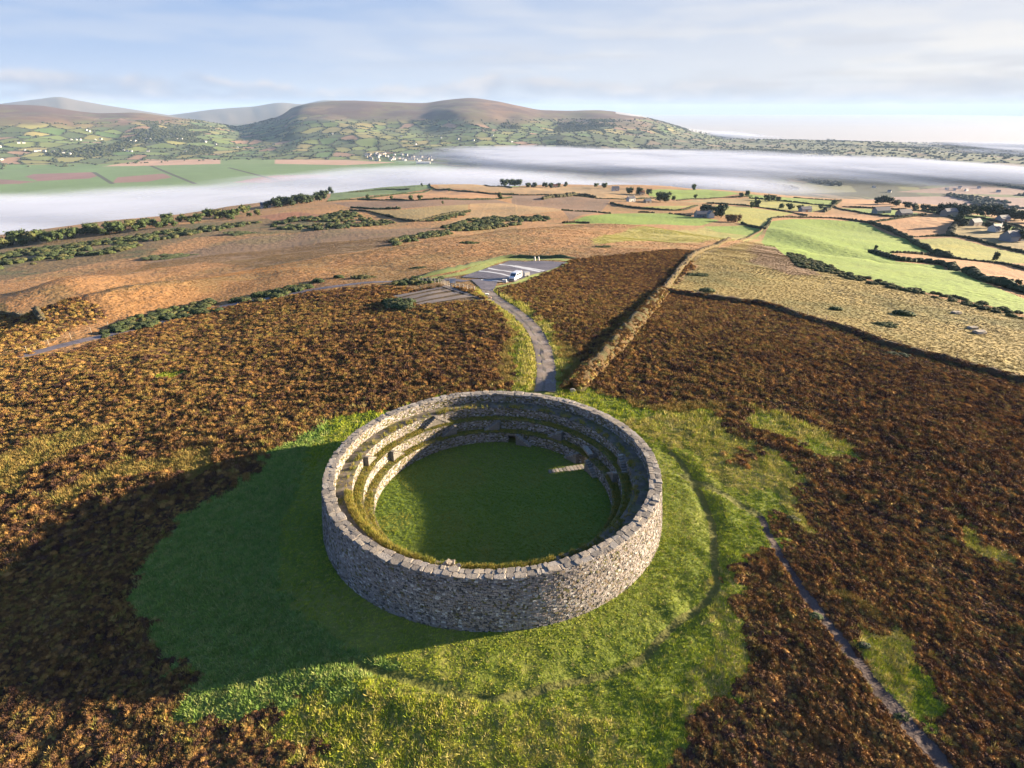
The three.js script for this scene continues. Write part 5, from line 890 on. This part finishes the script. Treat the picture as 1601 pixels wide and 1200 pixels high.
farm(1584, 375, 24, 4.5, 11, 0.3, shedW, slate, 'large grey cattle shed beyond the yellow green field', { shed: true, name: 'farm_shed', cat: 'shed' });
farm(1566, 346, 14, 4, 8, 0.3, shedW, slate, 'dark shed behind the white walled farmhouse', { shed: true, name: 'farm_shed', cat: 'shed' });
farm(416, 325, 12, 4, 7, 0.4, whiteW, slate, 'white house beside the copse at the mist edge');
for (const [u, v] of [[1390, 300], [1366, 293], [1480, 296], [1500, 294], [1492, 297], [1510, 298], [1530, 294], [1560, 300]]) { const [x, z] = UP(u, v, SEA + 1); house(x, z, 12, 5, 8, T() * 3, whiteW, slate, 'small white house on the hazy valley floor', { group: 'houses on the hazy valley floor', hf: farG, detail: false }); }
// scattered far houses and the small town at the foot of the hill
function farG(x, z) { return x > -1990 && x < 1990 && z > -3590 ? H(x, z) : farH(x, z); }
function UF(u, v) { return U(u, v, farG); }
const farHouses = [[30, 224], [38, 224], [112, 219], [120, 219], [126, 219], [150, 219], [158, 218], [40, 236], [56, 237], [62, 236], [70, 237], [84, 238], [100, 240], [110, 241], [204, 221], [212, 221], [230, 218], [236, 218], [194, 236], [200, 237], [206, 237], [232, 237], [262, 216], [278, 218], [284, 218], [338, 226], [322, 222], [290, 238], [140, 206], [136, 204], [0, 230], [3, 250], [372, 231], [520, 210], [628, 214], [650, 226], [690, 216], [716, 218], [740, 220], [770, 212], [800, 222]];
farHouses.forEach(([u, v]) => { const [x, z] = UF(u, v); house(x, z, 16, 6, 10, T() * 3, whiteW, slate, 'white farmhouse dotted on the far patchwork slopes', { group: 'far white farmhouses', hf: farG, detail: false }); });
for (let i = 0; i < 70; i++) { const u = 572 + 108 * Math.pow(T(), 1.1), v = 252 - 12 * T() * (u < 640 ? 1 : 0.5), [x, z] = UF(u, v); house(x, z, 13 + 8 * T(), 6 + 3 * T(), 10, T() * 3, i % 3 ? whiteW : creamW, slate, i % 3 ? 'small white house in the town at the foot of the hill' : 'small cream house in the town at the foot of the hill', { group: 'town houses at the foot of the hill', hf: farG, detail: false }); }
farm2(662, 256, 75, 8, 28, 0.05, 'long white warehouse at the edge of the far town');
function farm2(u, v, w, h, d, t, label) { const [x, z] = UF(u, v); house(x, z, w, h, d, t, whiteW, std([0.62, 0.62, 0.62], 0.6), label, { hf: farG, detail: false, pitch: 0.15, name: 'warehouse', cat: 'warehouse' }); }
// far hedgerow trees and woods: one mass
{
  const l = []; for (let i = 0; i < 110000; i++) {
    const az = (T() - 0.5) * 1.5, r = 3800 + 3300 * T(), x = CAM.x + Math.sin(az) * r, z = CAM.z - Math.cos(az) * r; const h = farH(x, z); if (h - SEA > 190 || h - SEA < 2) continue; const n1 = fbm(x / 300, z / 300, 3);
    const [, e] = farCells(x + 60 * n1, z + 60 * vn(x / 200, z / 200), 120, 150), azd = az * 57.3, wood = fbm(x / 420 + 21, z / 620, 4) + (azd > 4 ? 0.16 : 0) + (azd < -25 ? 0.12 : 0);
    if (e < 0.06 ? T() < 0.7 : wood > 0.33 ? T() < 0.7 : false) { const s = 3 + 3.5 * T(); l.push([x, h + s * 0.3, z, s * 1.3, s, T() * 6, pick([[0.03, 0.05, 0.02], [0.045, 0.06, 0.025], [0.06, 0.07, 0.03]])]); }
  }
  cover('far_woodland', 'hedgerow trees and woods on the far hills', hedgeB, leafMat, l);
  const k = []; for (let i = 0; i < 9000; i++) { const u = 1040 + 620 * T(), v = 276 + 52 * T(), [x, z] = UP(u, v, SEA); const n = fbm(x / 130, z / 260, 3); if (farG(x, z) > -215 || n < 0.2) continue; const s = 3 + 4 * T(); k.push([x, farG(x, z) + s * 0.3, z, s * 1.2, s, T() * 6, pick([[0.03, 0.045, 0.022], [0.045, 0.055, 0.03]])]); }
  cover('valley_woodland', 'hedges and woods on the hazy valley floor', hedgeB, leafMat, k);
}
// ---------------------------------------------------------------- mist lying in the valley: layers of thin vapour
{
  const G = 48, X0 = -6500, Z0 = -9000, nx = Math.round(13000 / G), nz = Math.round(7900 / G), m0 = new Float32Array(nx * nz);
  const Lm = { x: X0, z: Z0, S: nx * G }, raw = new Uint8Array(nx * nx);
  const polys = [
    [[-400, 400], [-400, 318], [0, 306], [100, 301], [200, 292], [300, 288], [360, 284], [450, 278], [540, 268], [620, 263], [700, 265], [800, 268], [900, 280], [1000, 282], [1100, 288], [1200, 292], [1330, 306], [1300, 325], [1100, 320], [900, 320], [700, 320], [500, 330], [300, 370], [0, 420]],
    [[690, 240], [700, 226], [760, 223], [830, 226], [900, 234], [1000, 238], [1080, 235], [1180, 238], [1250, 240], [1400, 250], [1500, 256], [1620, 268], [1800, 280], [1800, 292], [1620, 282], [1450, 276], [1300, 274], [1200, 272], [1080, 268], [1000, 266], [900, 262], [800, 262], [740, 256]],
    [[1050, 288], [1060, 272], [1150, 274], [1240, 284], [1320, 298], [1330, 310], [1200, 305], [1100, 300]],
    [[1085, 210], [1130, 207], [1185, 211], [1150, 216], [1095, 215]],
    [[1440, 226], [1520, 222], [1700, 230], [1700, 244], [1560, 238]],
  ];
  for (const p of polys) fill(raw, nx, Lm, p.map(([u, v]) => UP(u, v, SEA + 22)), 1);
  for (let j = 0; j < nz; j++) for (let i = 0; i < nx; i++) m0[j * nx + i] = raw[j * nx + i];
  const blur = (a, r) => { const b = new Float32Array(a.length), c = new Float32Array(a.length); for (let j = 0; j < nz; j++) for (let i = 0; i < nx; i++) { let s = 0; for (let k = -r; k <= r; k++) s += a[j * nx + clamp(i + k, 0, nx - 1)]; b[j * nx + i] = s / (2 * r + 1); } for (let j = 0; j < nz; j++) for (let i = 0; i < nx; i++) { let s = 0; for (let k = -r; k <= r; k++) s += b[clamp(j + k, 0, nz - 1) * nx + i]; c[j * nx + i] = s / (2 * r + 1); } return c; };
  const m = blur(blur(m0, 4), 3);
  const pos = [], col = [], idx = []; const NL = 6;
  for (let L = 0; L < NL; L++) {
    const o = pos.length / 3, al = new Float32Array(nx * nz);
    for (let j = 0; j < nz; j++) for (let i = 0; i < nx; i++) {
      const x = X0 + (i + 0.5) * G, z = Z0 + (j + 0.5) * G, n = fbm(x / 900 + L * 0.15, z / 520, 4), n2 = fbm(x / 210 + L * 0.5, z / 260, 3), v = m[j * nx + i];
      const t = sstep(0.05 + L * 0.09, 1.15 + L * 0.05, v + 0.62 * n + 0.42 * n2 - (v < 0.02 ? 1 : 0)); al[j * nx + i] = t * 0.50;
      const y = SEA + 6 + L * 7 + 5 * n;
      pos.push(x, y, z); col.push(1, 1, 1, al[j * nx + i]);
    }
    for (let j = 0; j < nz - 1; j++) for (let i = 0; i < nx - 1; i++) { const a = j * nx + i; if (al[a] + al[a + 1] + al[a + nx] + al[a + nx + 1] < 0.004) continue; idx.push(o + a, o + a + nx, o + a + 1, o + a + 1, o + a + nx, o + a + nx + 1); }
  }
  const g = new THREE.BufferGeometry(); g.setAttribute('position', new THREE.Float32BufferAttribute(pos, 3)); g.setAttribute('color', new THREE.Float32BufferAttribute(col, 4)); g.setIndex(idx); g.computeVertexNormals();
  const mist = new THREE.Mesh(g, new THREE.MeshPhysicalMaterial({ color: lin(0.72, 0.76, 0.84), roughness: 1, specularIntensity: 0, transmission: 0.15, transparent: true, vertexColors: true, side: THREE.DoubleSide, depthWrite: false }));
  mist.name = numbered('valley_mist'); mist.userData = { kind: 'stuff', label: 'low white morning mist lying over the valley floor' }; scene.add(mist);
}
renderer.render(scene, camera);
